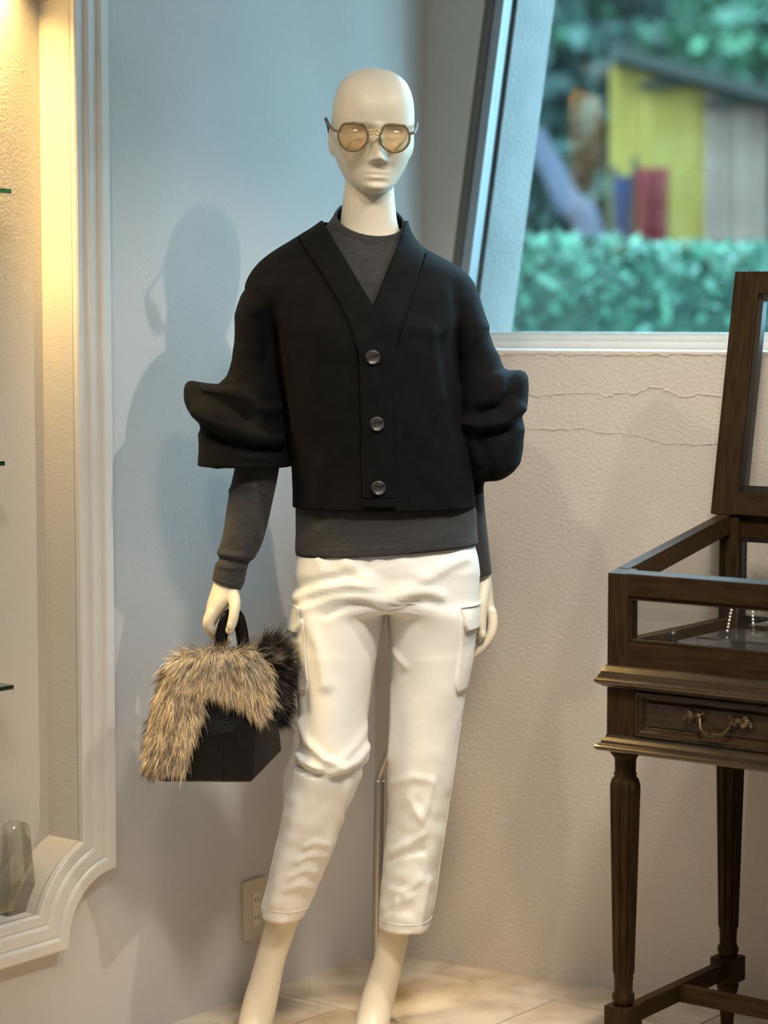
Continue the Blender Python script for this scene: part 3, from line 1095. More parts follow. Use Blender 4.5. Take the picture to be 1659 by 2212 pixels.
# nose: ridge grows from the brow to the tip and is cut under it
ridge = np.interp(Tg, [.235, .252, .268, .285, .31, .40, .47, .53, .57], [0, .008, .020, .0238, .0235, .0165, .0105, .005, 0])
wid = np.interp(Tg, [.24, .27, .30, .40, .50], [.0105, .0112, .0096, .0074, .0085])
bump = ridge * np.exp(-np.abs(X / (wid * 1.15)) ** 2.4)
for sx in (-1, 1):
    bump += .0055 * gz(X - sx * .0118, .0048) * gz(Tg - .268, .018)          # nostril wings
    bump -= .0075 * gz(X - sx * .031, .0145) * gz(Tg - .470, .042)           # eye sockets
    bump += .0032 * gz(X - sx * .031, .013) * gz(Tg - .452, .016)            # closed lids
    bump += .0030 * gz(X - sx * .030, .018) * gz(Tg - .545, .020)            # brow
    bump += .0035 * gz(X - sx * .043, .015) * gz(Tg - .355, .055)            # cheek
lipw = np.clip(1 - (np.abs(X) / .0275) ** 2, 0, 1) ** 1.2
bump += .0034 * lipw * gz(Tg - .172 - .004 * gz(X, .008), .0150)
bump += .0044 * lipw * gz(Tg - .132, .0150)
bump -= .0026 * np.clip(1 - (np.abs(X) / .029) ** 2, 0, 1) * gz(Tg - .1535 + .00003, .0052)
bump -= .0022 * gz(X, .016) * gz(Tg - .098, .016)
bump += .0040 * gz(X, .016) * gz(Tg - .05, .03)
Yh = Yh - bump * front
HP = np.stack([X, Yh, Z], -1)
YAW, ROLL, PITCH = math.radians(8), math.radians(1.5), math.radians(3.0)
HR = Matrix.Rotation(YAW, 3, 'Z') @ Matrix.Rotation(ROLL, 3, 'Y') @ Matrix.Rotation(PITCH, 3, 'X')
HRn = np.array(HR)
chin = W(806, 417, -.045)
HEAD_O = np.array([W(802, 417, 0)[0] - .0015, YM + .025, chin[2] + .001])


def head_pt(x, y, z): return HRn @ np.array([x, y, z]) + HEAD_O


body.grid(HP @ HRn.T + HEAD_O)
for sx in (-1, 1):      # simplified ears close to the skull
    G_ = []
    for i in range(13):
        a = math.pi * i / 12
        G_.append([head_pt(sx * (.069 + .0095 * math.sin(a) * math.cos(t) * (1 if math.cos(t) > 0 else .6)), .016 + .017 * math.sin(a) * math.sin(t) + .004 * math.cos(a), .098 + .031 * math.cos(a)) for t in np.linspace(0, 2 * math.pi, 16, endpoint=False)])
    body.grid(np.array(G_))
neck = Sleeve([(330, 752, 850, .040, .028), (390, 745, 850, .044, .026), (430, 741, 852, .0455, .026), (460, 737, 856, .0475, .028), (485, 736, 857, .049, .030), (505, 728, 864, .052, .032), (530, 705, 890, .058, .034), (570, 640, 950, .066, .03),
               (620, 600, 985, .075, .02), (720, 615, 970, .098, .005), (800, 640, 960, .105, .0), (900, 655, 970, .095, .01), (1000, 665, 985, .088, .015), (1100, 655, 1005, .092, .015), (1200, 650, 1020, .098, .015), (1262, 655, 1015, .094, .015), (1284, 690, 980, .07, .015)], 120)
body.grid(neck.grid(64))


def limb(pts, radii, n=40, m=24, **k):
    body.grid(tube([W(*p) for p in pts], radii, n, m, **k))


limb([(600, 640, .02), (575, 740, .025), (570, 850, .02), (556, 1000, .0), (532, 1120, -.025), (508, 1200, -.040), (492, 1245, -.045)], [.036, .036, .034, .032, .028, .023, .021])
limb([(975, 640, .02), (1012, 760, .035), (1022, 860, .05), (1017, 1000, .07), (1025, 1120, .078), (1040, 1200, .074), (1047, 1232, .071)], [.036, .034, .028, .021, .0165, .0135, .0125])
limb([(738, 1270, .015), (728, 1450, -.01), (716, 1640, -.045), (672, 1800, -.02), (618, 1960, .01), (600, 2020, .016), (585, 2070, .018), (573, 2120, .018), (562, 2165, .012), (551, 2210, -.004), (542, 2246, -.03), (534, 2272, -.065)],
     [.080, .068, .052, .046, .0315, .0285, .0275, .0290, .0315, .0310, .028, .022], 80, 28)
limb([(551, 2180, .035), (549, 2218, .045)], [.022, .019], 12, 20)
limb([(534, 2272, -.065), (528, 2290, -.10), (524, 2305, -.135)], [.024, .021, .011], 16, 20)
limb([(936, 1270, .015), (930, 1450, .02), (912, 1640, .02), (890, 1800, .03), (860, 1960, .035), (848, 2030, .035), (838, 2080, .033), (824, 2130, .030), (812, 2175, .022), (803, 2215, .005), (796, 2250, -.025), (790, 2275, -.06)],
     [.080, .068, .050, .046, .032, .0285, .0280, .0295, .0315, .0315, .028, .022], 80, 28)
limb([(815, 2180, .045), (822, 2212, .055)], [.022, .019], 12, 20)
limb([(790, 2275, -.06), (786, 2292, -.095), (783, 2306, -.13)], [.024, .021, .011], 16, 20)

# viewer's left hand, holding the bag handle
palm = Sleeve([(1225, 470, 526, .020, -.045), (1250, 464, 521, .021, -.045), (1275, 456, 515, .025, -.046), (1292, 450, 508, .029, -.047), (1308, 446, 494, .032, -.046), (1322, 444, 482, .034, -.045), (1336, 442, 474, .034, -.044), (1348, 443, 466, .031, -.043)], 50)
body.grid(palm.grid(40))
limb([(492, 1262, -.048), (501, 1280, -.058), (507, 1300, -.070), (506, 1322, -.080), (502, 1343, -.084), (496, 1362, -.084)], [.0100, .0118, .0112, .0096, .0090, .0078], 34, 18)
limb([(458, 1325, -.070), (450, 1343, -.072), (452, 1357, -.068), (466, 1376, -.052), (484, 1386, -.046), (494, 1383, -.046)], [.0105, .0100, .0096, .0085, .0076, .0066], 30, 16)
limb([(456, 1325, -.052), (449, 1345, -.052), (456, 1362, -.046), (476, 1372, -.034), (500, 1356, -.036), (509, 1346, -.040)], [.0105, .0100, .0096, .0086, .0076, .0064], 30, 16)
limb([(458, 1322, -.034), (452, 1342, -.032), (460, 1358, -.026), (480, 1362, -.016), (498, 1346, -.020)], [.0100, .0096, .0092, .0080, .0064], 30, 16)
limb([(462, 1316, -.017), (458, 1332, -.013), (466, 1346, -.008), (482, 1346, -.002), (494, 1330, -.006)], [.0090, .0086, .0080, .0070, .0058], 30, 16)
# viewer's right hand, hanging
palm = Sleeve([(1215, 1038, 1060, .016, .072), (1240, 1037, 1061, .017, .072), (1262, 1035, 1063, .022, .072), (1290, 1034, 1066, .028, .072), (1310, 1040, 1069, .031, .072), (1330, 1049, 1071, .031, .072), (1345, 1054, 1070, .028, .072)], 50)
body.grid(palm.grid(40))
limb([(1046, 1268, 0.048), (1042, 1300, 0.034), (1040, 1330, 0.028), (1040, 1355, 0.026), (1042, 1374, 0.024)], [.0115, .0110, .0098, .0088, .0072], 30, 18)
limb([(1061, 1322, 0.048), (1064, 1345, 0.044), (1060, 1370, 0.040), (1047, 1393, 0.038), (1033, 1408, 0.038), (1024, 1417, 0.039)], [.0105, .0100, .0092, .0082, .0070, .0054], 34, 16)
limb([(1061, 1325, 0.065), (1063, 1350, 0.062), (1056, 1376, 0.058), (1041, 1392, 0.055), (1026, 1400, 0.054), (1016, 1404, 0.055)], [.0105, .0100, .0092, .0082, .0070, .0054], 34, 16)
limb([(1060, 1325, 0.082), (1061, 1348, 0.080), (1053, 1370, 0.074), (1038, 1383, 0.070), (1022, 1388, 0.068)], [.0100, .0096, .0088, .0076, .0056], 34, 16)
limb([(1058, 1320, 0.097), (1058, 1340, 0.096), (1050, 1358, 0.090), (1037, 1368, 0.086), (1025, 1372, 0.084)], [.0090, .0086, .0078, .0068, .0052], 34, 16)

raw = mesh_pd('body_raw', body.v, body.f)
ro = bpy.data.objects.new('body_raw', raw); COL.objects.link(ro)
md = ro.modifiers.new('r', 'REMESH'); md.mode = 'VOXEL'; md.voxel_size = .0021; md.use_smooth_shade = True
md2 = ro.modifiers.new('s', 'SMOOTH'); md2.factor = .5; md2.iterations = 4
bpy.context.view_layer.update()
dg = bpy.context.evaluated_depsgraph_get()
bme = bpy.data.meshes.new_from_object(ro.evaluated_get(dg))
bpy.data.objects.remove(ro); bpy.data.meshes.remove(raw)
bme.materials.clear()
bme.polygons.foreach_set('use_smooth', [True] * len(bme.polygons))
BODY = part('body', bme, M['skin'])
BODY['label'] = 'cream glossy bald mannequin figure with plain smooth face'


# thumb nails
def nail(px, py, dy, rx, rz, parent):
    g = []
    c_ = W(px, py, dy)
    for i in range(9):
        a = math.pi * i / 8
        g.append([c_ + np.array([rx * math.sin(a) * math.cos(t), .0016 * math.sin(a) * math.sin(t), rz * math.cos(a)]) for t in np.linspace(0, 2 * math.pi, 14, endpoint=False)])
    me_ = grid_mesh('nail', np.array(g), True)
    o_ = link('nail', me_, M['skin'], BODY)
    return o_


nail(496, 1352, -.0925, .0055, .0072, BODY)
nail(1043, 1370, .0165, .0045, .0065, BODY)

# support rod behind the right leg
rod = MB()
rp = [W(815, 2236, .165), W(817, 1900, .165), W(821, 1684, .165)]
rp[0][2] = .004
rod.grid(tube(rp, [.0105, .0105, .0105], 30, 20, round_ends=False))
ROD = part('support_rod', mesh_pd('support_rod', rod.v, rod.f), M['steel'])
ROD['label'] = 'brushed steel support rod'
rod = MB()
rod.grid(tube([W(821, 1690, .165), W(822, 1672, .163), W(830, 1650, .155), W(850, 1600, .135), W(885, 1520, .085)], [.0085, .0085, .0085, .0085, .0085], 40, 18))
el = link('elbow', mesh_pd('elbow', rod.v, rod.f), M['steel'], ROD)
rod = MB(); c_ = rp[0]
rod.lathe([(.001, -.0025), (.026, -.0025), (.026, .001), (.016, .005), (.0001, .006)], 24, (c_[0], c_[1], .0015))
link('foot_flange', mesh_pd('foot_flange', rod.v, rod.f), M['steel'], ROD)

# ---- trousers: hips that split into two legs
K = 40
PELV = Sleeve([(1120, 648, 1024, .108, .012), (1178, 645, 1026, .112, .012), (1200, 640, 1033, .117, .012), (1230, 634, 1037, .120, .012), (1265, 630, 1037, .121, .012), (1296, 629, 1034, .120, .012)], 26, 1.0, .90)
LEGL = Sleeve([(1300, 629, 835, .112, .012), (1330, 628, 833, .106, .008), (1380, 629, 824, .100, .0), (1440, 636, 810, .095, -.008), (1500, 641, 799, .090, -.018), (1560, 645, 793, .085, -.028), (1605, 648, 794, .081, -.036), (1632, 643, 799, .080, -.040), (1646, 635, 796, .079, -.042),
                (1658, 631, 785, .078, -.040), (1690, 626, 779, .076, -.036), (1722, 619, 764, .074, -.032), (1760, 610, 746, .073, -.026), (1800, 603, 731, .071, -.018), (1860, 590, 709, .069, -.008), (1900, 581, 692, .067, .0), (1930, 573, 679, .066, .006), (1962, 565, 666, .064, .012), (1976, 567, 659, .062, .014)], 110, 1.6)
LEGR = Sleeve([(1300, 835, 1034, .112, .012), (1330, 836, 1031, .106, .014), (1380, 839, 1027, .100, .018), (1430, 843, 1020, .096, .020), (1480, 845, 1010, .092, .020), (1550, 841, 998, .087, .020), (1600, 838, 990, .084, .020), (1650, 836, 983, .081, .020), (1700, 837, 975, .079, .022),
                (1750, 838, 967, .077, .025), (1800, 834, 960, .075, .028), (1850, 828, 952, .073, .030), (1900, 824, 946, .071, .031), (1950, 820, 939, .069, .032), (1990, 817, 931, .067, .033), (1999, 818, 929, .066, .033)], 110, 1.6)
PANT_FOLDS = [
    ([(640, 1292), (700, 1272), (755, 1262), (800, 1268)], 11, 6), ([(640, 1268), (700, 1252), (760, 1240), (792, 1228)], 9, -4), ([(660, 1318), (720, 1292), (790, 1288), (822, 1302)], 12, 5),
    ([(700, 1330), (760, 1305), (820, 1312)], 8, -4), ([(690, 1210), (700, 1240), (690, 1262)], 9, 4), ([(745, 1208), (770, 1235), (802, 1255)], 8, 4), ([(790, 1206), (815, 1240), (826, 1280)], 7, -4),
    ([(842, 1290), (900, 1262), (960, 1225), (1000, 1205)], 14, 5), ([(838, 1310), (880, 1285), (930, 1275), (950, 1290)], 11, 6), ([(860, 1325), (900, 1300), (945, 1302)], 8, -4), ([(870, 1210), (890, 1235), (930, 1255)], 8, 3),
    ([(832, 1205), (834, 1250), (836, 1300)], 5, -5),
    ([(655, 1300), (665, 1340), (690, 1400), (705, 1480)], 16, 5), ([(640, 1420), (655, 1480), (660, 1540)], 10, -3),
    ([(648, 1560), (665, 1600), (700, 1640), (740, 1655)], 9, 6), ([(640, 1622), (655, 1645), (690, 1662)], 6, 7), ([(636, 1650), (660, 1668), (692, 1678)], 6, -6), ([(795, 1610), (770, 1645), (720, 1668)], 10, 6), ([(790, 1655), (760, 1672), (720, 1682)], 7, -6),
    ([(800, 1560), (770, 1610), (740, 1640)], 10, 3), ([(745, 1700), (738, 1750), (715, 1800), (700, 1850)], 12, 4), ([(780, 1690), (760, 1720), (745, 1760)], 8, -3),
    ([(640, 1730), (630, 1800), (605, 1880), (590, 1950)], 16, 4), ([(655, 1830), (680, 1818), (705, 1822)], 5, 3), ([(640, 1860), (670, 1846), (695, 1850)], 5, 3), ([(625, 1895), (655, 1880), (685, 1885)], 5, 3), ([(612, 1925), (645, 1912), (672, 1918)], 5, 2.5),
    ([(885, 1725), (908, 1765), (915, 1785)], 9, 2.2), ([(850, 1692), (890, 1680), (930, 1684)], 10, 2), ([(848, 1838), (885, 1822), (915, 1800)], 10, 2.8), ([(838, 1860), (880, 1842), (915, 1838)], 6, -3), ([(845, 1920), (875, 1928), (905, 1900)], 10, 2.5), ([(832, 1958), (865, 1950), (890, 1936)], 8, 2), ([(935, 1690), (922, 1740), (900, 1790)], 9, 3),
    ([(850, 1400), (865, 1425), (880, 1440)], 6, 4), ([(845, 1480), (848, 1560), (842, 1640)], 7, 3), ([(832, 1990), (850, 1970), (858, 1940)], 5, 2.5), ([(905, 2010), (912, 1960), (925, 1900)], 8, 3)]


def pant_verts():
    ang = np.pi * np.arange(K + 1) / K
    full = np.r_[ang, np.pi + ang[1:-1]]                # 2K angles from front, by viewer's right, back
    q = np.linspace(0, 1, PELV.n)
    PP = PELV.eval(q, np.tile(full, (PELV.n, 1)))       # n x 2K
    last = PP[-1]
    fpt, bpt = last[0], last[K]
    Ms = K - 1
    t = np.arange(1, Ms + 1) / (Ms + 1)                  # seam from the back to the front, dipping between the legs
    seam = bpt[None] * (1 - t)[:, None] + fpt[None] * t[:, None]
    seam[:, 2] -= .020 * np.sin(np.pi * t) ** .7
    return PP, seam


PP, seam = pant_verts()
pv = list(PP.reshape(-1, 3)); pf_ = grid_faces(PELV.n, 2 * K, True)
lo = (PELV.n - 1) * 2 * K
si = len(pv); pv += list(seam)
leg_grids = {}
for side, LG in (('r', LEGR), ('l', LEGL)):
    q = np.linspace(0, 1, LG.n)
    if side == 'r':
        angs = np.pi * np.arange(2 * K) / K             # 0 front -> 90 right -> 180 back -> inner
        first = [lo + i for i in range(K + 1)] + [si + i for i in range(K - 1)]
    else:
        angs = -np.pi * np.arange(2 * K) / K            # front -> left -> back -> inner
        first = [lo] + [lo + 2 * K - i for i in range(1, K)] + [lo + K] + [si + i for i in range(K - 1)]
    G_ = LG.eval(q, np.tile(angs, (LG.n, 1)))
    base = np.array([pv[i] for i in first])
    for r_ in range(LG.n):
        wgt = 1 - smoothstep(0, 30, np.array(float(r_)))
        if wgt > 0:
            d0 = base - G_[0]
            G_[r_] = G_[r_] + d0 * wgt * np.array([1, 1, .55])
    leg_grids[side] = G_
    o_ = len(pv); pv += list(G_[1:].reshape(-1, 3))
    idx = [first] + [[o_ + (r_ - 1) * 2 * K + j for j in range(2 * K)] for r_ in range(1, LG.n)]
    for r_ in range(LG.n - 1):
        for j in range(2 * K):
            j2 = (j + 1) % (2 * K)
            pf_.append((idx[r_][j], idx[r_][j2], idx[r_ + 1][j2], idx[r_ + 1][j]))
pme_ = mesh_pd('trousers', pv, pf_)
# relax the crotch, then press the folds in
bm = bmesh.new(); bm.from_mesh(pme_)
pc = np.array([v.co[:] for v in bm.verts]); pxx, pyy = proj(pc)
cr = [v for v, y_ in zip(bm.verts, pyy) if 1245 < y_ < 1420]
for _ in range(14): bmesh.ops.smooth_vert(bm, verts=cr, factor=.5, use_axis_x=True, use_axis_y=True, use_axis_z=True)
bm.normal_update()
for v in bm.verts: pass
nv = len(bm.verts); co = np.array([v.co for v in bm.verts]); no = np.array([v.normal for v in bm.verts])
cen = np.array([-.0, YM, 0])
X_, Y_ = proj(co)
face = np.clip(-no[:, 1] * 2 + .45, 0, 1)
off = np.zeros(nv)
for pts, wd, amp in PANT_FOLDS: off += 1.35 * amp * .001 * np.exp(-(seg_dist(X_, Y_, pts) / (.85 * wd)) ** 2)
rr = np.random.default_rng(5)
for _ in range(9):
    d = rr.normal(size=3) * np.array([1, 1, .6]); off += np.sin(co @ d * 60 + rr.uniform(0, 6.3)) * .00035
low = smoothstep(1560, 1760, Y_)
for _ in range(6):
    d = np.array([rr.normal() * .5, rr.normal() * .5, rr.choice([-1, 1]) * rr.uniform(1, 1.6)]); off += low * np.sin(co @ d * 130 + rr.uniform(0, 6.3) + 2 * np.sin(co[:, 0] * 55)) * .00030
co = co + no * (off * face)[:, None]
for v, p in zip(bm.verts, co): v.co = p
bm.to_mesh(pme_); bm.free()
PANTS = part('trousers', pme_, M['cotton']); PANTS['label'] = 'white cotton cargo trousers cropped above the ankle'
md = PANTS.modifiers.new('thickness', 'SOLIDIFY'); md.thickness = .0022; md.offset = -1


# surface patches on a leg: pockets, flaps, seams
from mathutils.bvhtree import BVHTree
bvh = BVHTree.FromPolygons([tuple(p) for p in co], [tuple(p.vertices) for p in pme_.polygons])


def on_leg(LG, py, deg, lift):
    """point on the cloth at height py and angle deg (0 front), lifted off it"""
    q = np.interp(py, LG.D[:, 0], np.linspace(0, 1, LG.n))
    P_ = LG.eval(np.array([q]), np.array([[math.radians(deg)]]))[0, 0]
    r = LG.rows_at([q])[0]; c_ = W((r[1] + r[2]) / 2, r[0], r[4])
    d = P_ - c_; L_ = np.linalg.norm(d); d /= L_
    hit = bvh.ray_cast(Vector(c_ + d * (L_ + .05)), Vector(-d), .12)
    s_ = np.array(hit[0]) if hit[0] is not None else P_
    return s_ + d * lift


def leg_patch(name, LG, rows, deg_of, lift, thick, n_u=16, n_v=14, lift_fn=None):
    """rows: (py, deg0, deg1); builds a patch with thickness lying on the cloth"""
    pys = np.linspace(rows[0][0], rows[-1][0], n_v)
    top, bot = [], []
    for i, py in enumerate(pys):
        d0 = np.interp(py, [r[0] for r in rows], [r[1] for r in rows]); d1 = np.interp(py, [r[0] for r in rows], [r[2] for r in rows])
        lf = lift_fn(i / (n_v - 1)) if lift_fn else 0
        top.append([on_leg(LG, py, d0 + (d1 - d0) * j / (n_u - 1), lift + thick + lf) for j in range(n_u)])
        bot.append([on_leg(LG, py, d0 + (d1 - d0) * j / (n_u - 1), lift - .003) for j in range(n_u)])
    T_, B_ = np.array(top), np.array(bot)
    m_ = MB()
    v = list(T_.reshape(-1, 3)) + list(B_.reshape(-1, 3))
    n0 = n_v * n_u
    f = grid_faces(n_v, n_u, False) + [tuple(i + n0 for i in q[::-1]) for q in grid_faces(n_v, n_u, False)]
    rim_ = [j for j in range(n_u)] + [(i + 1) * n_u - 1 for i in range(1, n_v)] + [(n_v - 1) * n_u + j for j in range(n_u - 2, -1, -1)] + [i * n_u for i in range(n_v - 2, 0, -1)]
    for a, b in zip(rim_, rim_[1:] + rim_[:1]): f.append((a, b, b + n0, a + n0))
    m_.add(v, f)
    return link(name, mesh_pd(name, m_.v, m_.f), M['cotton'], PANTS)


leg_patch('cargo_pocket', LEGR, [(1318, 39, 118), (1462, 37, 116), (1478, 41, 113), (1490, 47, 108)], None, .0004, .0014)
leg_patch('pocket_flap', LEGR, [(1298, 39, 120), (1338, 41, 119), (1352, 46, 117)], None, .0014, .0018, lift_fn=lambda t: .005 * t)
leg_patch('cargo_pocket', LEGL, [(1325, -42, -118), (1462, -40, -116), (1478, -44, -113), (1490, -50, -108)], None, .0004, .0014)
leg_patch('pocket_flap', LEGL, [(1298, -46, -120), (1342, -50, -119), (1358, -56, -117)], None, .0014, .0018, lift_fn=lambda t: .006 * t)


def leg_strip(name, LG, pts, w_deg, lift, mt):
    """thin raised seam line: pts = (py, deg)"""
    py = np.array([p[0] for p in pts], float); dg_ = np.array([p[1] for p in pts], float)
    n = 30; t = np.linspace(0, 1, n); ti = np.linspace(0, 1, len(pts))
    P_ = [on_leg(LG, np.interp(a, ti, py), np.interp(a, ti, dg_), lift) for a in t]
    return link(name, mesh_pd(name, *(lambda b: (b.v, b.f))(MB().grid(tube(P_, [w_deg] * n, n, 8)))), mt, PANTS)


leg_strip('pocket_piping', LEGL, [(1330, -41), (1400, -40.5), (1455, -40)], .0013, .003, M['stitch'])
leg_strip('pocket_piping', LEGR, [(1299, 39), (1297, 60), (1294, 80), (1292, 100)], .0013, .005, M['stitch'])
# side seams and hems
for LG, s_ in ((LEGL, -1), (LEGR, 1)):
    leg_strip('side_seam', LG, [(1560, s_ * 88), (1700, s_ * 86), (1830, s_ * 84), (1960, s_ * 82)], .0008, .0003, M['cotton'])
for LG, h in ((LEGL, 1952), (LEGR, 1978)):
    leg_strip('hem_stitch', LG, [(h, -88), (h, -45), (h, 0), (h, 45), (h, 88)], .0007, .0002, M['cotton'])

# ---- grey knit top
SHIRT = Sleeve([(490, 716, 878, .066, .030, .12, .48), (508, 702, 890, .072, .028, .10, .38), (536, 672, 915, .080, .024, .05, .22), (572, 640, 952, .088, .018, 0, .08), (610, 615, 980, .097, .01), (660, 606, 985, .108, .004), (740, 610, 983, .118, .0), (820, 616, 988, .116, .002), (900, 626, 996, .110, .006), (1000, 636, 1010, .108, .008), (1090, 641, 1024, .112, .010), (1140, 641, 1028, .116, .012), (1170, 641, 1030, .119, .012, -.05), (1184, 641, 1031, .121, .012, -.064)], 130, 1.2, .94)
G_ = SHIRT.grid(96)
G_ = folds(G_, [([(650, 1180), (700, 1140), (760, 1100)], 14, 3), ([(1020, 1110), (980, 1150), (900, 1175)], 16, 3), ([(740, 545), (770, 600), (800, 650)], 10, 1.5), ([(860, 530), (835, 590), (810, 640)], 10, 1.5)])
me = grid_mesh('knit_top', ripple(G_, .0006, 45, 3), True)
TOP = part('knit_top', me, M['knit']); TOP['label'] = 'fine dark grey heather knit top'
md = TOP.modifiers.new('thickness', 'SOLIDIFY'); md.thickness = .002; md.offset = 1
# ribbed neckband
NB = Sleeve([(474, 728, 870, .0585, .029, .14, .53), (471, 725, 873, .0625, .029, .14, .53), (479, 720, 877, .066, .029, .13, .52), (494, 714, 881, .0695, .029, .12, .49), (496, 714, 879, .066, .029, .12, .49)], 20, .6)
link('neckband', grid_mesh('neckband', NB.grid(96), True), M['knit'], TOP)
HB = Sleeve([(1166, 640, 1031.5, .1218, .012, -.062), (1167, 639.6, 1032, .1226, .012, -.063), (1185, 639.6, 1032.4, .1232, .012, -.064), (1186, 640.6, 1031.4, .1215, .012, -.064)], 12, .5, .94)
link('hem_band', grid_mesh('hem_band', HB.grid(96), True), M['knit'], TOP)
# sleeves of the top
SLL = Sleeve([(960, 520, 612, .046, .004), (1008, 508, 604, .044, -.004), (1030, 503, 600, .0435, -.008), (1060, 496, 594, .043, -.014), (1110, 489, 583, .041, -.024), (1160, 480, 571, .038, -.032), (1186, 472, 562, .036, -.036), (1200, 470, 553, .034, -.039), (1208, 473, 541, .0315, -.040, .1), (1216, 471, 535, .030, -.041, .2), (1228, 466, 532, .0285, -.042, .28), (1246, 461, 528, .0285, -.043, .34), (1262, 458, 520, .0285, -.044, .36)], 90, 1.0)
G_ = folds(SLL.grid(64), [([(500, 1060), (520, 1045), (548, 1050)], 7, 4), ([(548, 1050), (552, 1100), (557, 1160)], 9, 4), ([(470, 1192), (500, 1200), (550, 1206)], 6, 3), ([(474, 1206), (500, 1214), (532, 1216)], 5, -3), ([(466, 1222), (500, 1228), (530, 1224)], 5, 2), ([(510, 1080), (505, 1130), (495, 1170)], 9, 2)])
o = link('sleeve', grid_mesh('sleeve', ripple(G_, .001, 70, 9), True), M['knit'], TOP)
md = o.modifiers.new('thickness', 'SOLIDIFY'); md.thickness = .002; md.offset = -1
SLR = Sleeve([(1000, 990, 1044, .036, .070), (1060, 996, 1045, .034, .076), (1100, 1000, 1048, .033, .078), (1150, 1006, 1053, .031, .078), (1200, 1015, 1058, .0285, .074, -.1), (1238, 1024, 1062, .027, .070, -.25), (1242, 1024.5, 1062.5, .027, .070, -.25)], 60, 1.0)
o = link('sleeve', grid_mesh('sleeve', ripple(SLR.grid(56), .0008, 60, 4), True), M['knit'], TOP)
md = o.modifiers.new('thickness', 'SOLIDIFY'); md.thickness = .002; md.offset = -1

# ---- black cardigan
JACK = Sleeve([(1093, 632, 1028, .130, .010), (1060, 632, 1025, .131, .009), (1000, 630, 1019, .132, .006), (900, 617, 1005, .136, .0), (820, 606, 999, .138, -.004), (760, 598, 997, .139, -.006), (710, 588, 999, .136, -.004), (672, 566, 1012, .130, .0), (645, 540, 1030, .123, .004), (622, 527, 1031, .116, .008), (600, 535, 1018, .109, .012), (582, 546, 1000, .104, .014),
               (566, 560, 974, .099, .017), (550, 579, 944, .095, .020), (534, 603, 915, .091, .023), (518, 630, 900, .087, .026), (502, 656, 890, .083, .028), (490, 676, 885, .081, .030), (478, 692, 882, .078, .032)], 150, 1.3, .92)
VXL = ([478, 500, 540, 580, 620, 660, 700], [698, 711, 734, 758, 782, 806, 822])      # inner edge of the left front
VXR = ([478, 500, 540, 580, 620, 660], [876, 871, 855, 838, 822, 806])


def jq(py): return np.interp(-py, -JACK.D[:, 0], np.linspace(0, 1, JACK.n))


def jrow(py): return JACK.rows_at([jq(py)])[0]


def front_angle(py, px):
    """angle on the cardigan front whose image column is px"""
    r = jrow(py)
    v = (px - (r[1] + r[2]) / 2) / ((r[2] - r[1]) / 2)
    v = max(-.98, min(.98, v))
    return math.asin(abs(v) ** (1 / JACK.e)) * (1 if v > 0 else -1)


JF = [([(700, 700), (690, 800), (700, 900)], 26, 3), ([(640, 720), (655, 850), (660, 1000)], 24, 3), ([(905, 760), (925, 850), (985, 990)], 20, 4), ([(950, 740), (965, 830), (1000, 930)], 15, -4), ([(930, 720), (945, 800), (955, 860)], 14, 5),
      ([(880, 880), (920, 960), (985, 1040)], 24, 4), ([(600, 640), (590, 760), (612, 900)], 16, -4), ([(985, 620), (988, 720), (998, 820)], 13, -5), ([(860, 700), (930, 715), (985, 690)], 30, 4), ([(620, 690), (700, 720), (760, 740)], 34, 3), ([(700, 1000), (690, 1050), (680, 1090)], 18, 3), ([(920, 1020), (960, 1060), (980, 1090)], 16, 3)]
Mj = 140
rowsP = []
qs = np.linspace(0, 1, JACK.n)
ths = np.zeros((JACK.n, Mj))
for i, q in enumerate(qs):
    py = JACK.rows_at([q])[0][0]
    if py < 660:
        aR, aL = front_angle(py, np.interp(py, *VXR)), front_angle(py, np.interp(py, *VXL))
    else:
        a = front_angle(py, np.interp(py, [660, 760, 900, 1093], [806, 812, 818, 820])); aR = a - .02; aL = a + .02
    ths[i] = aR + (2 * np.pi - (aR - aL)) * np.linspace(0, 1, Mj)
JG = JACK.eval(qs, ths)
JG = ripple(folds(JG, [(a, b, 1.35 * c) for a, b, c in JF], closed=False), .0012, 24, 8, closed=False)
CARD = part('cardigan', grid_mesh('cardigan', JG, closed=False), M['black']); CARD['label'] = 'black cropped cardigan with gathered elbow sleeves'
md = CARD.modifiers.new('thickness', 'SOLIDIFY'); md.thickness = .003; md.offset = -1
jb = BVHTree.FromPolygons([tuple(p) for p in JG.reshape(-1, 3)], grid_faces(JACK.n, Mj, False))


def on_jacket(px, py, lift):
    """cloth point at height row py, image column px of the cardigan front"""
    a = front_angle(py, px); P_ = JACK.eval(np.array([jq(py)]), np.array([[a]]))[0, 0]
    h = jb.ray_cast(Vector(P_) + Vector((0, -.06, 0)), Vector((0, 1, 0)), .12)
    s_ = np.array(h[0]) if h[0] is not None else P_
    s_[0] = P_[0]
    return s_ + np.array([0, -lift, 0])


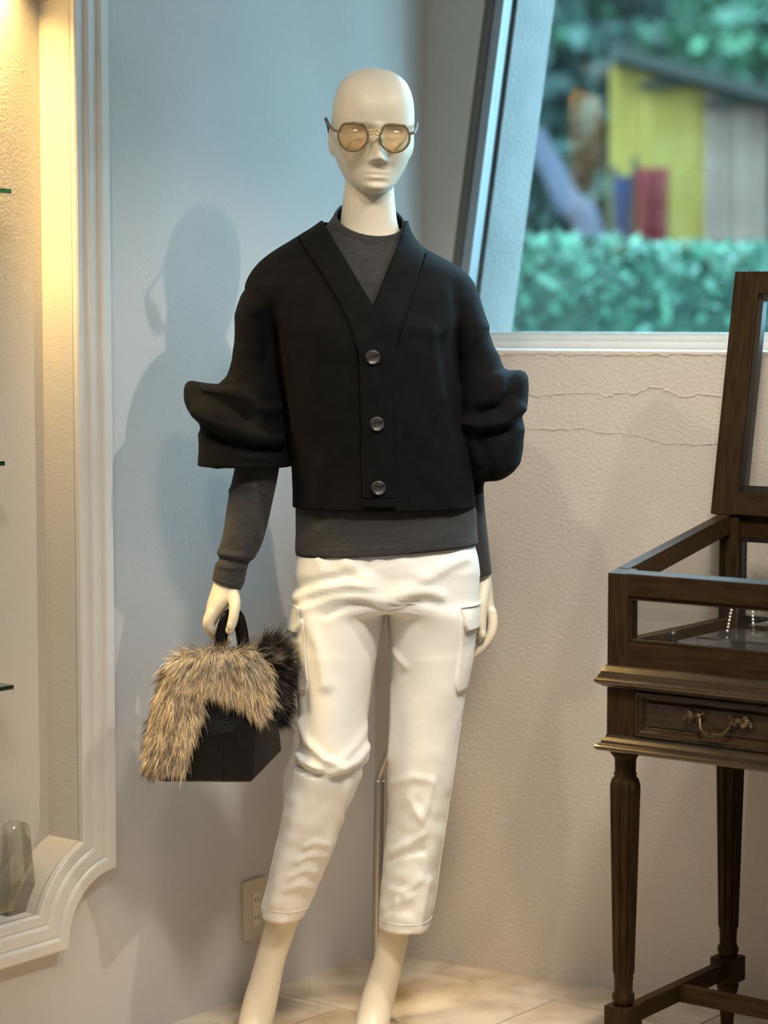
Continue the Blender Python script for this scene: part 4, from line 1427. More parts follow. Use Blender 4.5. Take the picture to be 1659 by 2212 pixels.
def jacket_band(name, left, right, pys, lift, thick, nu=9):
    top, bot = [], []
    for py in pys:
        xl, xr = np.interp(py, *left), np.interp(py, *right)
        top.append([on_jacket(xl + (xr - xl) * j / (nu - 1), py, lift + thick) for j in range(nu)])
        bot.append([on_jacket(xl + (xr - xl) * j / (nu - 1), py, lift - .004) for j in range(nu)])
    T_, B_ = np.array(top), np.array(bot); nv_ = len(pys)
    v = list(T_.reshape(-1, 3)) + list(B_.reshape(-1, 3)); n0 = nv_ * nu
    f = grid_faces(nv_, nu, False) + [tuple(i + n0 for i in q[::-1]) for q in grid_faces(nv_, nu, False)]
    rim_ = [j for j in range(nu)] + [(i + 1) * nu - 1 for i in range(1, nv_)] + [(nv_ - 1) * nu + j for j in range(nu - 2, -1, -1)] + [i * nu for i in range(nv_ - 2, 0, -1)]
    for a, b in zip(rim_, rim_[1:] + rim_[:1]): f.append((a, b, b + n0, a + n0))
    return link(name, mesh_pd(name, v, f, True), M['black'], CARD)


seamL = ([480, 512, 560, 600, 650, 700, 760, 900, 1085], [652, 645, 676, 703, 733, 758, 776, 781, 784])
edgeL = ([480, 500, 540, 580, 620, 660, 700, 750, 820, 900, 1085], [699, 711, 734, 758, 782, 806, 824, 838, 845, 849, 853])
seamR = ([480, 500, 545, 600, 650, 700, 760, 800], [885, 897, 917, 902, 887, 870, 852, 842])
edgeR = ([480, 500, 540, 580, 620, 660, 700, 800], [873, 871, 855, 838, 822, 806, 800, 812])
jacket_band('front_band', seamR, edgeR, np.linspace(506, 800, 70), .0004, .0016)
PLK = jacket_band('button_band', seamL, edgeL, np.linspace(500, 1084, 110), .0030, .0026)


def jacket_line(pts, rad, lift, name='seam'):
    n = 60; q = catmull(pts, n)
    P_ = [on_jacket(a, b, lift) for a, b in q]
    return link(name, mesh_pd(name, *(lambda b: (b.v, b.f))(MB().grid(tube(P_, [rad] * n, n, 6)))), M['seam'], CARD)


jacket_line([(645, 514), (676, 560), (703, 600), (733, 650), (758, 700), (774, 760), (781, 900), (784, 1080)], .0010, .0012)
jacket_line([(919, 548), (902, 600), (887, 650), (870, 700), (856, 750)], .0010, .0006)
jacket_line([(786, 1064), (800, 1064), (852, 1063)], .0006, .0058)
# buttons with rim and four holes
bm_ = MB()
bm_.lathe([(.0001, 0), (.0118, 0), (.0128, .0012), (.0126, .0030), (.0112, .0040), (.0098, .0034), (.0085, .0026), (.0001, .0022)], 36)
bme_ = mesh_pd('button', bm_.v, bm_.f)
hole = MB().lathe([(.0001, 0), (.0015, 0), (.0015, .0004), (.0001, .0004)], 10); hme = mesh_pd('hole', hole.v, hole.f); hme.materials.append(M['thread'])
bme_.materials.append(M['button'])
for px, py in ((806, 769), (815, 908), (818, 1042)):
    o = link('button', bme_, None, CARD)
    o.location = on_jacket(px, py, .0058); o.rotation_euler = (math.radians(90), 0, 0)
    for hx in (-1, 1):
        for hz in (-1, 1):
            h = link('hole', hme, None, o); h.location = (hx * .0026, hz * .0026, .0022)
# sleeves
JSL = Sleeve([(585, 566, 650, .050, .012), (610, 538, 650, .066, .012), (640, 519, 645, .076, .012), (662, 512, 635, .078, .012), (668, 512, 626, .077, .012), (700, 508, 620, .075, .014), (740, 506, 616, .073, .018), (780, 500, 617, .073, .02), (806, 492, 618, .075, .02), (826, 484, 619, .078, .018, .02), (840, 462, 620, .082, .016, .10), (844, 438, 620, .085, .014, .20), (848, 417, 620, .088, .012, .26), (852, 408, 620, .090, .011, .28),
              (860, 402, 621, .092, .010, .30), (872, 398, 621, .093, .006, .32), (886, 397, 622, .094, .002, .32), (902, 398, 622, .093, .0, .32), (918, 405, 623, .090, -.001, .31), (930, 420, 624, .084, .0, .28), (936, 430, 625, .078, .002, .24), (944, 431, 626, .078, .002, .20), (958, 430, 627, .081, .0, .14), (980, 429, 629, .084, .0, .06), (1000, 427, 632, .085, .0), (1006, 427, 632, .085, .0), (1007, 431, 630, .081, .0), (998, 440, 625, .076, .0), (970, 470, 618, .055, .0)], 190, 1.1, .95)
GL = folds(JSL.grid(96), [([(428, 888), (475, 921), (530, 942), (600, 950)], 13, 13), ([(432, 845), (460, 855), (500, 880), (535, 905)], 16, -15), ([(440, 925), (485, 955), (540, 972), (610, 970)], 9, -9), ([(438, 940), (455, 975), (470, 1000)], 12, 5), ([(485, 830), (520, 850), (575, 885), (600, 880)], 13, 7), ([(560, 885), (590, 895)], 9, 5), ([(510, 680), (540, 720), (560, 760)], 14, 5), ([(560, 690), (572, 720), (575, 780)], 10, -5), ([(520, 760), (530, 800), (500, 830)], 13, 4), ([(540, 985), (580, 990)], 9, 4)])
o = link('sleeve', grid_mesh('sleeve', ripple(GL, .0016, 30, 21), True), M['black'], CARD)
JSR = Sleeve([(600, 930, 1016, .050, .018), (630, 940, 1034, .066, .018), (670, 952, 1046, .074, .020), (700, 960, 1056, .076, .022), (706, 962, 1057, .076, .022), (712, 966, 1055, .075, .022), (750, 972, 1068, .073, .026), (780, 975, 1081, .073, .03), (802, 977, 1090, .075, .03, -.1), (814, 978, 1106, .078, .03, -.25), (824, 979, 1122, .082, .03, -.36), (836, 980, 1134, .085, .03, -.42), (852, 980, 1140, .087, .03, -.46), (878, 981, 1141, .088, .03, -.46), (902, 982, 1139, .087, .03, -.42), (922, 984, 1132, .082, .032, -.32),
              (946, 987, 1131, .080, .034, -.2), (975, 990, 1130, .080, .036, -.08), (1000, 994, 1124, .077, .038), (1020, 1000, 1108, .070, .040), (1033, 1006, 1088, .062, .042), (1038, 1010, 1072, .052, .044), (1036, 1012, 1056, .044, .046), (1040, 1014, 1046, .040, .048), (1064, 1016, 1042, .037, .048), (1065, 1018, 1040, .033, .048)], 180, 1.1, .95)
GR = folds(JSR.grid(96), [([(1122, 882), (1090, 907), (1040, 917), (1005, 914)], 11, 13), ([(1108, 812), (1106, 850), (1082, 882), (1035, 893)], 14, -14), ([(1130, 900), (1095, 930), (1040, 938)], 10, -8), ([(1120, 930), (1085, 970), (1070, 1015)], 13, 6), ([(1040, 960), (1055, 1000), (1060, 1030)], 10, -4), ([(1050, 710), (1020, 735), (1000, 760)], 10, 4), ([(1070, 770), (1040, 820), (1010, 860)], 15, 4), ([(1020, 960), (1035, 1000)], 10, 4)])
o = link('sleeve', grid_mesh('sleeve', ripple(GR, .0016, 30, 33), True), M['black'], CARD)

# ------------------------------------------------------------------ sunglasses
GLS = empty('sunglasses', head_pt(.0, -.10, .104)); tag(GLS, 'round brown-tinted sunglasses with olive frames worn by the mannequin', 'sunglasses')
GI = Matrix.Translation(GLS.location).inverted()


def gpart(name, me_, mt, parent=None):
    o_ = link(name, me_, mt, parent or GLS)
    if parent is None: o_.matrix_parent_inverse = GI
    return o_


# built in a frame set by the lens centres
lc = {-1: W(763, 292, -.088), 1: W(853, 295, -.082)}
gx = (lc[1] - lc[-1]); LCD = np.linalg.norm(gx); gx /= LCD
gy = np.array([0, 1.0, 0]) - gx * gx[1]; gy /= np.linalg.norm(gy)
tz = math.radians(6)
gz_ = np.cross(gx, gy); gz_ /= np.linalg.norm(gz_)
gy2 = gy * math.cos(tz) + gz_ * math.sin(tz); gz2 = gz_ * math.cos(tz) - gy * math.sin(tz)


def gp(c_, a, b, d=0.0): return c_ + gx * a + gz2 * b + gy2 * d


def lens_outline(sx, k=1.0, n=60):
    """crown panto: round below, flattened brow with corners"""
    out = []
    for i in range(n):
        t = 2 * math.pi * i / n
        r = .0262
        x, z = r * math.cos(t), r * math.sin(t)
        if z > 0:
            z = min(z * 1.02, .0222 - .10 * abs(x * sx + .002)) if abs(x) < .0215 else z * .92
        out.append((x * k, z * k - .001))
    return out


for sx in (-1, 1):
    ol_ = lens_outline(sx)
    ring_ = [gp(lc[sx], a, b) for a, b in ol_]
    n = len(ring_); m_ = 10
    R_ = np.array(ring_); Tn = np.roll(R_, -1, 0) - np.roll(R_, 1, 0); Tn /= np.linalg.norm(Tn, axis=1)[:, None]
    P = np.zeros((n, m_, 3))
    for i in range(n):
        o1 = np.cross(Tn[i], gy2)
        for j in range(m_):
            a = 2 * math.pi * j / m_
            P[i, j] = R_[i] + o1 * .0023 * math.cos(a) + gy2 * .0024 * math.sin(a)
    f = [(i * m_ + j, i * m_ + (j + 1) % m_, ((i + 1) % n) * m_ + (j + 1) % m_, ((i + 1) % n) * m_ + j) for i in range(n) for j in range(m_)]
    RIM = gpart('rim', mesh_pd('rim', P.reshape(-1, 3), f), M['acetate'])
    lv = [gp(lc[sx], a, b, -.0008 - .02 * (.0007 - (a * a + b * b))) for a, b in lens_outline(sx, .97)]
    lv2 = [p_ + gy2 * .0014 for p_ in lv]
    c1 = gp(lc[sx], 0, 0, -.0022); c2 = gp(lc[sx], 0, 0, -.0008)
    v = lv + lv2 + [c1, c2]
    f = [(i, (i + 1) % n, 2 * n) for i in range(n)] + [(n + (i + 1) % n, n + i, 2 * n + 1) for i in range(n)] + [(i, n + i, n + (i + 1) % n, (i + 1) % n) for i in range(n)]
    gpart('lens', mesh_pd('lens', v, f), M['lens'])
    # end piece and temple
    e0 = gp(lc[sx], sx * .0255, .006); e1 = gp(lc[sx], sx * .0335, .0075, .002)
    gpart('end_piece', mesh_pd('end_piece', *(lambda b: (b.v, b.f))(MB().grid(tube([e0, e1, e1 + gy2 * .006], [.0030, .0026, .0024], 14, 10)))), M['acetate'])
    tip = W(704, 257, .02) if sx < 0 else W(899, 266, .025)
    mid = e1 * .5 + tip * .5 + gx * sx * .002 + np.array([0, 0, -.001])
    ear = tip + np.array([-sx * .004, .022, -.010]); end_ = ear + np.array([-sx * .003, .018, -.022])
    gpart('temple', mesh_pd('temple', *(lambda b: (b.v, b.f))(MB().grid(tube([e1 + gy2 * .004, mid, tip, ear, end_], [.0026, .0030, .0034, .0034, .0030], 50, 12)))), M['temple'])
    # nose pad on a gold arm
    pd = gp(lc[sx], -sx * .0265, -.008, .006)
    gpart('nose_pad', mesh_pd('nose_pad', *(lambda b: (b.v, b.f))(MB().grid(tube([pd + gz2 * .005, pd, pd - gz2 * .005], [.0018, .003, .0018], 10, 10)))), M['gold'])
br = [gp(lc[-1], .0255, .006), gp(lc[-1], .030, .0085, -.001), gp(lc[-1], LCD / 2, .0095, -.002), gp(lc[1], -.030, .0085, -.001), gp(lc[1], -.0255, .006)]
gpart('bridge', mesh_pd('bridge', *(lambda b: (b.v, b.f))(MB().grid(tube(br, [.0019, .0016, .0014, .0016, .0019], 24, 10)))), M['gold'])
br = [gp(lc[-1], .0258, .000, .001), gp(lc[-1], .0305, .0015, .001), gp(lc[-1], LCD / 2, .0045, .0), gp(lc[1], -.0305, .0015, .001), gp(lc[1], -.0258, .000, .001)]
gpart('lower_bridge', mesh_pd('lower_bridge', *(lambda b: (b.v, b.f))(MB().grid(tube(br, [.0012] * 5, 24, 8)))), M['gold'])

# ------------------------------------------------------------------ handbag
BAG = empty('handbag', W(480, 1695, -.05)); tag(BAG, 'black leather handbag trimmed with raccoon fur hanging from the mannequin hand', 'handbag')
BI = Matrix.Translation(BAG.location).inverted()


def bpart(name, me_, mt, parent=None):
    o_ = link(name, me_, mt, parent or BAG)
    if parent is None: o_.matrix_parent_inverse = BI
    return o_


# corners: front/back, left/right, bottom/top
FBL, FBR, BBR, BBL = W(340, 1690, -.105), W(543, 1692, -.120), W(611, 1622, -.002), W(395, 1640, .010)
FTL, FTR, BTR, BTL = W(382, 1440, -.080), W(548, 1450, -.088), W(588, 1448, -.012), W(420, 1440, .000)
FML, FMR, BMR, BML = W(345, 1590, -.107), W(545, 1585, -.122), W(604, 1572, .000), W(385, 1560, .012)
m = MB()
m.add([FBL, FBR, BBR, BBL, FML, FMR, BMR, BML, FTL, FTR, BTR, BTL],
      [(3, 2, 1, 0), (0, 1, 5, 4), (1, 2, 6, 5), (2, 3, 7, 6), (3, 0, 4, 7), (4, 5, 9, 8), (5, 6, 10, 9), (6, 7, 11, 10), (7, 4, 8, 11), (8, 9, 10, 11)])
me = mesh_pd('bag_body', m.v, m.f, False)
bm = bmesh.new(); bm.from_mesh(me)
bmesh.ops.bevel(bm, geom=list(bm.edges), offset=.007, segments=4, affect='EDGES', profile=.6)
bmesh.ops.recalc_face_normals(bm, faces=bm.faces)
bm.to_mesh(me); bm.free()
me.polygons.foreach_set('use_smooth', [True] * len(me.polygons))
BB = bpart('bag_body', me, M['leather'])


def face_pt(u, v, lift):
    """front leather face: u 0..1 left to right, v 0..1 bottom to middle"""
    p_ = (FBL * (1 - u) + FBR * u) * (1 - v) + (FML * (1 - u) + FMR * u) * v
    return p_ + np.array([0, -lift, 0])


for u in (.33, .37, .70):
    P_ = [face_pt(u + .0 * t - .012 * t, t, .0004) for t in np.linspace(.03, 1.0, 16)]
    link('panel_seam', mesh_pd('panel_seam', *(lambda b: (b.v, b.f))(MB().grid(tube(P_, [.0011] * 16, 16, 6)))), M['leather'], BB)
# strap tab hanging on the front corner
tb = MB(); a = face_pt(.985, .98, .004)
tb.hexa([a + np.array(q) for q in ((-.020, -.002, -.075), (.004, -.002, -.078), (.004, .003, -.078), (-.020, .003, -.075), (-.026, -.004, .02), (.010, -.004, .02), (.010, .003, .02), (-.026, .003, .02))])
bpart('strap_tab', mesh_pd('strap_tab', tb.v, tb.f, False), M['leather'])
# handle: a padded loop
hp = catmull([(476, 1450, -.074), (475, 1400, -.070), (481, 1360, -.066), (490, 1336, -.062), (502, 1327, -.054), (514, 1335, -.046), (521, 1360, -.040), (526, 1395, -.036), (530, 1440, -.034)], 50)
HPts = np.array([W(*q) for q in hp])
T_ = np.gradient(HPts, axis=0); T_ /= np.linalg.norm(T_, axis=1)[:, None]
P = np.zeros((50, 16, 3))
wdir0 = np.array([.80, .58, 0.12])
for i in range(50):
    a = wdir0 - T_[i] * (wdir0 @ T_[i]); a /= np.linalg.norm(a); b = np.cross(T_[i], a)
    for j in range(16):
        t = 2 * math.pi * j / 16
        P[i, j] = HPts[i] + a * .0125 * spow(math.cos(t), .6) + b * .0042 * spow(math.sin(t), .8)
HD = bpart('handle', grid_mesh('handle', P, True, True, True), M['leather'])
for sgn in (-1, 1):
    q = []
    for i in range(0, 50):
        a = wdir0 - T_[i] * (wdir0 @ T_[i]); a /= np.linalg.norm(a); b = np.cross(T_[i], a)
        if b[1] > 0: b = -b
        q.append(HPts[i] + a * sgn * .0098 + b * .0042)
    link('stitching', mesh_pd('stitching', *(lambda b: (b.v, b.f))(MB().grid(tube(q, [.0006] * 50, 50, 5)))), M['seam'], HD)


# fur: single hairs growing from the hide in small clumps
def Wv(px, py, dy):
    px, py, dy = np.broadcast_arrays(np.asarray(px, float), np.asarray(py, float), np.asarray(dy, float))
    u = (px - CX) / F; v = -(py - CY) / F
    dx, dyy, dz = u, CT + v * ST, -ST + v * CT
    k = (YM + dy) / dyy
    return np.stack([dx * k, dyy * k, CAM_H + dz * k], -1)


def unit(a): return a / (np.linalg.norm(a, axis=-1, keepdims=True) + 1e-9)


def fur(name, n, sample, mt, label, per=11, spread=.0035, wild=.16):
    m_ = n // per + 1
    root, nrm, flow, L, droop, cr_, cm_, ct_ = sample(m_)
    idx = RNG.integers(0, m_, n)
    nrm = unit(nrm)[idx]; flow = unit(flow)[idx]
    lon = np.where(RNG.uniform(size=n) < .10, 1.35, 1.0)
    Ln = (L[idx] * RNG.uniform(.72, 1.15, n) * lon)[:, None]
    dr = droop[idx][:, None]
    off = RNG.normal(size=(n, 3)) * spread
    seedj = (RNG.normal(size=(m_, 3)) * wild)[idx]
    base = root[idx]
    pts = [base + off]
    p_ = base.copy()
    for k in range(4):
        t = (k + .5) / 4
        d = unit(nrm * (1 - t) + flow * (dr * (.3 + t)) + seedj * (.4 + t) + RNG.normal(size=(n, 3)) * .11)
        p_ = p_ + d * Ln / 4
        pts.append(p_ + off * (1 - .55 * (k + 1) / 4))
    side = unit(np.cross(pts[4] - pts[0], RNG.normal(size=(n, 3))))
    wd = RNG.uniform(.00028, .00050, (n, 1)) / np.sqrt(lon)[:, None]
    jit = RNG.uniform(.72, 1.28, (n, 1))
    c0_, c1_, c2_ = cr_[idx] * jit, cm_[idx] * jit, ct_[idx]
    cols = (c0_, c0_ * .4 + c1_ * .6, c1_, c1_ * .55 + c2_ * .45, c2_)
    ws = (1, 1, .85, .55)
    V = np.zeros((n, 9, 3)); Cc = np.ones((n, 9, 4))
    for k in range(4):
        V[:, 2 * k] = pts[k] - side * wd * ws[k]; V[:, 2 * k + 1] = pts[k] + side * wd * ws[k]
        Cc[:, 2 * k, :3] = cols[k]; Cc[:, 2 * k + 1, :3] = cols[k]
    V[:, 8] = pts[4]; Cc[:, 8, :3] = cols[4]
    b0 = (np.arange(n) * 9)[:, None]
    quads = np.concatenate([b0 + np.array([[0, 1, 3, 2]]), b0 + np.array([[2, 3, 5, 4]]), b0 + np.array([[4, 5, 7, 6]])], 0)
    tris = b0 + np.array([[6, 7, 8]])
    me_ = bpy.data.meshes.new(name)
    loops = np.concatenate([quads.ravel(), tris.ravel()]).astype(np.int32)
    me_.vertices.add(n * 9); me_.vertices.foreach_set('co', V.reshape(-1))
    me_.loops.add(len(loops)); me_.loops.foreach_set('vertex_index', loops)
    nq = len(quads); starts = np.concatenate([np.arange(nq) * 4, nq * 4 + np.arange(n) * 3]).astype(np.int32)
    tot = np.concatenate([np.full(nq, 4), np.full(n, 3)]).astype(np.int32)
    me_.polygons.add(nq + n); me_.polygons.foreach_set('loop_start', starts); me_.polygons.foreach_set('loop_total', tot)
    me_.update(calc_edges=True)
    at_ = me_.color_attributes.new('Col', 'FLOAT_COLOR', 'POINT'); at_.data.foreach_set('color', Cc.reshape(-1))
    me_.polygons.foreach_set('use_smooth', [True] * len(me_.polygons))
    o_ = bpart(name, me_, mt); o_['kind'] = 'stuff'; o_['label'] = label
    return o_


def in_poly(poly, n):
    poly = np.array(poly, float); lo_, hi_ = poly.min(0), poly.max(0)
    out = np.zeros((0, 2))
    while len(out) < n:
        q = RNG.uniform(lo_, hi_, (2 * n, 2)); ins = np.zeros(len(q), bool); j = len(poly) - 1
        for i in range(len(poly)):
            c_ = ((poly[i, 1] > q[:, 1]) != (poly[j, 1] > q[:, 1])) & (q[:, 0] < (poly[j, 0] - poly[i, 0]) * (q[:, 1] - poly[i, 1]) / (poly[j, 1] - poly[i, 1] + 1e-9) + poly[i, 0])
            ins ^= c_; j = i
        out = np.vstack([out, q[ins]])
    return out[:n, 0], out[:n, 1]


TAN = np.array([.68, .55, .385]); BRN = np.array([.25, .195, .145]); GRY = np.array([.62, .555, .48]); DRK = np.array([.016, .012, .010]); GOLD = np.array([.92, .77, .53])
FLAP_L = [(378, 1425), (430, 1440), (425, 1530), (408, 1590), (396, 1655), (350, 1655), (338, 1630), (334, 1590), (347, 1510)]
FLAP_T = [(385, 1428), (470, 1412), (540, 1412), (568, 1440), (574, 1490), (560, 1528), (545, 1545), (520, 1512), (470, 1488), (420, 1485), (380, 1475)]


def depth_front(x, y): return -.091 - .032 * np.clip((y - 1430) / 170, 0, 1)


def st3(a, b, c): return np.stack(np.broadcast_arrays(a, b, c), -1).astype(float)


def tan_cols(n):
    r = RNG.uniform(size=(n, 1))
    mid = np.where(r < .5, TAN, np.where(r < .72, GOLD, np.where(r < .88, GRY, BRN * 1.4)))
    tip = np.where(RNG.uniform(size=(n, 1)) < .36, DRK, mid * 1.15)
    return np.tile(BRN, (n, 1)) * RNG.uniform(.7, 1.2, (n, 1)), mid, tip


def s_left(n):
    x, y = in_poly(FLAP_L, n); e = (x - 380) / 45
    return Wv(x, y, depth_front(x, y)), st3(e * .8 - .05, -1, .35), st3(e * .22 - .06, -.12, -1), RNG.uniform(.026, .044, n), np.full(n, 1.25), *tan_cols(n)


def s_top(n):
    x, y = in_poly(FLAP_T, n); e = (x - 475) / 95
    up_ = np.clip((1456 - y) / 46, 0, 1)
    c0_, c1_, c2_ = tan_cols(n)
    g = (RNG.uniform(size=n) < up_ * 1.2)[:, None]
    q = GRY * RNG.uniform(.7, 1.15, (n, 1))
    c0_ = np.where(g, q * .7, c0_); c1_ = np.where(g, q, c1_); c2_ = np.where(g, np.where(RNG.uniform(size=(n, 1)) < .2, DRK, q), c2_)
    return Wv(x, y, depth_front(x, y)), st3(e * .6, -1, .4 + .7 * up_), st3(e * .4, -.25, -1 + .8 * up_), RNG.uniform(.028, .046, n), np.full(n, 1.15), c0_, c1_, c2_


def s_crest(n):
    x, y = in_poly([(384, 1432), (430, 1418), (500, 1412), (560, 1414), (582, 1440), (500, 1440), (430, 1446)], n); e = (x - 480) / 90
    dy = RNG.uniform(-.092, -.005, n)
    q = GRY * RNG.uniform(.55, 1.1, (n, 1))
    tp = np.where((RNG.uniform(size=n) < .22 + .5 * (e > .25))[:, None], DRK, q)
    return Wv(x, y, dy), st3(e * .9, -.45 + RNG.normal(size=n) * .3, 1.0 + 0 * e), st3(e, -.35, .05), RNG.uniform(.024, .042, n) * (1 + .35 * (e > .35)), np.full(n, .8), q * .6, q, tp


def s_dark(n):
    x, y = in_poly([(556, 1408), (584, 1412), (604, 1455), (606, 1515), (592, 1552), (574, 1540), (576, 1470)], n); e = (x - 560) / 45; v_ = np.clip((1490 - y) / 75, -1, 1)
    g = RNG.uniform(.4, 1.5, (n, 1)); lite = RNG.uniform(size=(n, 1)) < .16
    c0_ = DRK * g; c1_ = np.where(lite, GRY * .5, DRK * g * 1.2); c2_ = np.where(lite, GRY * .4, DRK * g)
    return Wv(x, y, -.09 + .075 * e * RNG.uniform(.6, 1.2, n)), st3(.8 * e + .15, -.7, .7 * v_ + .1), st3(.5, -.1, -.7 + 1.3 * np.maximum(v_, 0)), RNG.uniform(.028, .046, n) * (1 + .45 * np.maximum(v_, 0)), np.full(n, .9), c0_, c1_, c2_


def s_edge(n):
    y = RNG.uniform(1440, 1668, n); x = RNG.uniform(328, 354, n) + (1600 - y) * .22 * (y < 1600)
    c0_, c1_, c2_ = tan_cols(n); dk = RNG.uniform(size=(n, 1)) < .6
    return Wv(x, y, -.10 + RNG.uniform(0, .10, n)), st3(-1 + 0 * x, -.3, .25), st3(-.25, 0, -1 + 0 * x), RNG.uniform(.020, .036, n), np.full(n, 1.2), np.where(dk, DRK * 2, c0_), np.where(dk, BRN * .7, c1_), np.where(dk, DRK, c2_)


fur('fur_flap', 15000, s_left, M['fur'], 'tan raccoon fur flap with dark tips')
fur('fur_top', 22000, s_top, M['fur'], 'golden brown raccoon fur over the bag front')
fur('fur_crest', 8000, s_crest, M['fur'], 'long grey fur standing up at the bag top', 9, .0035, .3)
fur('fur_dark', 10000, s_dark, M['fur'], 'black fur at the side of the bag', 9, .0035, .22)
fur('fur_edge', 6000, s_edge, M['fur'], 'dark fur along the left edge of the bag', 8, .003, .25)


# hide under the hair
def hide(name, pts, mt, back=.016):
    m_ = MB(); fr = [W(*p) for p in pts]; bk = [p + np.array([0, back, 0]) for p in fr]; n = len(fr)
    v = fr + bk + [np.mean(fr, 0) + np.array([0, -.008, 0])]
    f = [(i, (i + 1) % n, 2 * n) for i in range(n)] + [tuple(range(n, 2 * n))] + [(i, n + i, n + (i + 1) % n, (i + 1) % n) for i in range(n)]
    return bpart(name, mesh_pd(name, v, f), mt)


hide('fur_hide', [(378, 1425, -.086), (430, 1432, -.090), (425, 1530, -.110), (408, 1600, -.120), (400, 1676, -.118), (342, 1676, -.110), (332, 1640, -.110), (332, 1600, -.108), (345, 1520, -.10)], M['hide'])
hide('fur_hide', [(385, 1425, -.086), (470, 1412, -.088), (540, 1412, -.092), (570, 1440, -.096), (575, 1500, -.108), (555, 1545, -.122), (545, 1566, -.126), (520, 1530, -.120), (470, 1506, -.112), (420, 1505, -.108), (380, 1480, -.095)], M['hide'])
hide('fur_hide', [(560, 1418, -.080), (588, 1428, -.05), (602, 1460, -.03), (602, 1520, -.02), (588, 1556, -.04), (572, 1545, -.09), (570, 1480, -.09)], M['hide_dark'])

# ------------------------------------------------------------------ outside
def leaves(name, n, centre_fn, size, cols, parent, mt=None):
    V = np.zeros((n, 4, 3)); Cc = np.ones((n, 4, 4))
    for i in range(n):
        c_, r_ = centre_fn()
        a = RNG.normal(size=3); a /= np.linalg.norm(a); b = np.cross(a, RNG.normal(size=3)); b /= np.linalg.norm(b)
        s = size * RNG.uniform(.6, 1.3)
        V[i] = [c_ - a * s, c_ + b * s * .5, c_ + a * s, c_ - b * s * .5]
        Cc[i, :, :3] = np.array(cols[RNG.integers(len(cols))]) * RNG.uniform(.17, .36)
    me_ = bpy.data.meshes.new(name)
    me_.from_pydata([tuple(p) for p in V.reshape(-1, 3)], [], [(4 * i, 4 * i + 1, 4 * i + 2, 4 * i + 3) for i in range(n)])
    at_ = me_.color_attributes.new('Col', 'FLOAT_COLOR', 'POINT'); at_.data.foreach_set('color', Cc.reshape(-1))
    o_ = link(name, me_, mt or M['leaf'], parent)
    o_['kind'] = 'stuff'
    return o_


gd = MB().box((-6, 5.6, -.15), (22, 45, -.05))
tag(gd.build('ground', M['ground']), 'dark planted ground outside the window', None, kind='structure')


def tree(label, px, py_top, py_c, Y, rx, rz, n, cols, sz=.11, lean=0.0, name='tree'):
    cen = atY(px, py_c, Y)
    base = Vector((cen[0] + lean, Y, -.06))
    t = empty(name, base); tag(t, label, 'tree', 'trees beyond the hedge')
    blobs = [(cen + RNG.normal(size=3) * np.array([rx, rx * .6, rz]) * .5, RNG.uniform(.45, .75)) for _ in range(9)]

    def f():
        b_, k_ = blobs[RNG.integers(len(blobs))]
        d = RNG.normal(size=3); d /= np.linalg.norm(d); r = RNG.uniform(.55, 1.0)
        p_ = b_ + d * np.array([rx, rx * .7, rz]) * k_ * r
        p_[2] = max(p_[2], .3)
        return p_, r
    o_ = leaves('foliage', n, f, sz, cols, t)
    o_.matrix_parent_inverse = Matrix.Translation(base).inverted()
    tk = MB().grid(tube([base, base * .5 + Vector(cen) * .5, Vector(cen)], [.14, .10, .06], 16, 10))
    o_ = tk.build('trunk', M['bark'], t, smooth=True); o_.matrix_parent_inverse = Matrix.Translation(base).inverted()
    return t


GRN = [(.05, .20, .09), (.08, .27, .12), (.12, .33, .16), (.03, .12, .07)]
DGR = [(.012, .045, .035), (.02, .07, .05), (.03, .09, .06)]
tree('dark tree crown left of the yellow booth', 1240, 0, 300, 14.5, .8, 1.3, 4200, DGR)
tree('bright green tree crown over the yellow booth', 1560, 0, 20, 17.5, 1.5, .8, 4200, GRN)
tree('green tree crown at the top beside the exterior pier', 1270, 0, 10, 23.5, .75, .7, 2600, GRN + DGR)
tree('tall dark tree standing behind the yellow booth', 1640, 0, 300, 19.8, 1.3, 1.9, 4500, DGR + [(.04, .14, .08)])
tree('dark evergreen low between the pier and the leaning trunk', 1150, 0, 480, 22.5, .8, 1.5, 4200, DGR)
def tall_tree(label, phi, d, h, r):  # ring of added evergreens that blocks low sky light; middle ones back the view
    a = math.atan2(.874, .486) - math.radians(phi)
    c_ = np.array([1.03 + d * math.cos(a), 4.2 + d * math.sin(a), 0])
    t = empty('evergreen_tree', (c_[0], c_[1], -.06)); tag(t, label, 'tree', 'tall evergreens round the garden')
    rr_ = np.random.default_rng(int(abs(phi) * 7 + 3))
    n_, m_ = 40, 48
    G_ = np.zeros((n_, m_, 3))
    for i in range(n_):
        v_ = i / (n_ - 1); z = .5 + (h - .5) * v_; rad = r * math.sin(math.pi * min(max(v_, .02), .985)) ** .45
        for j in range(m_):
            th = 2 * math.pi * j / m_
            k_ = 1 + .10 * math.sin(5 * th + 9 * v_) + .08 * math.sin(3 * th - 17 * v_) + .05 * rr_.normal()
            G_[i, j] = (rad * k_ * math.cos(th), rad * k_ * math.sin(th), z)
    o_ = link('foliage', grid_mesh('foliage', G_, True, True, True, smooth=False), M['evergreen'], t)
    MB().lathe([(.001, 0), (.22, 0), (.16, .9), (.001, .95)], 12).build('trunk', M['bark'], t)


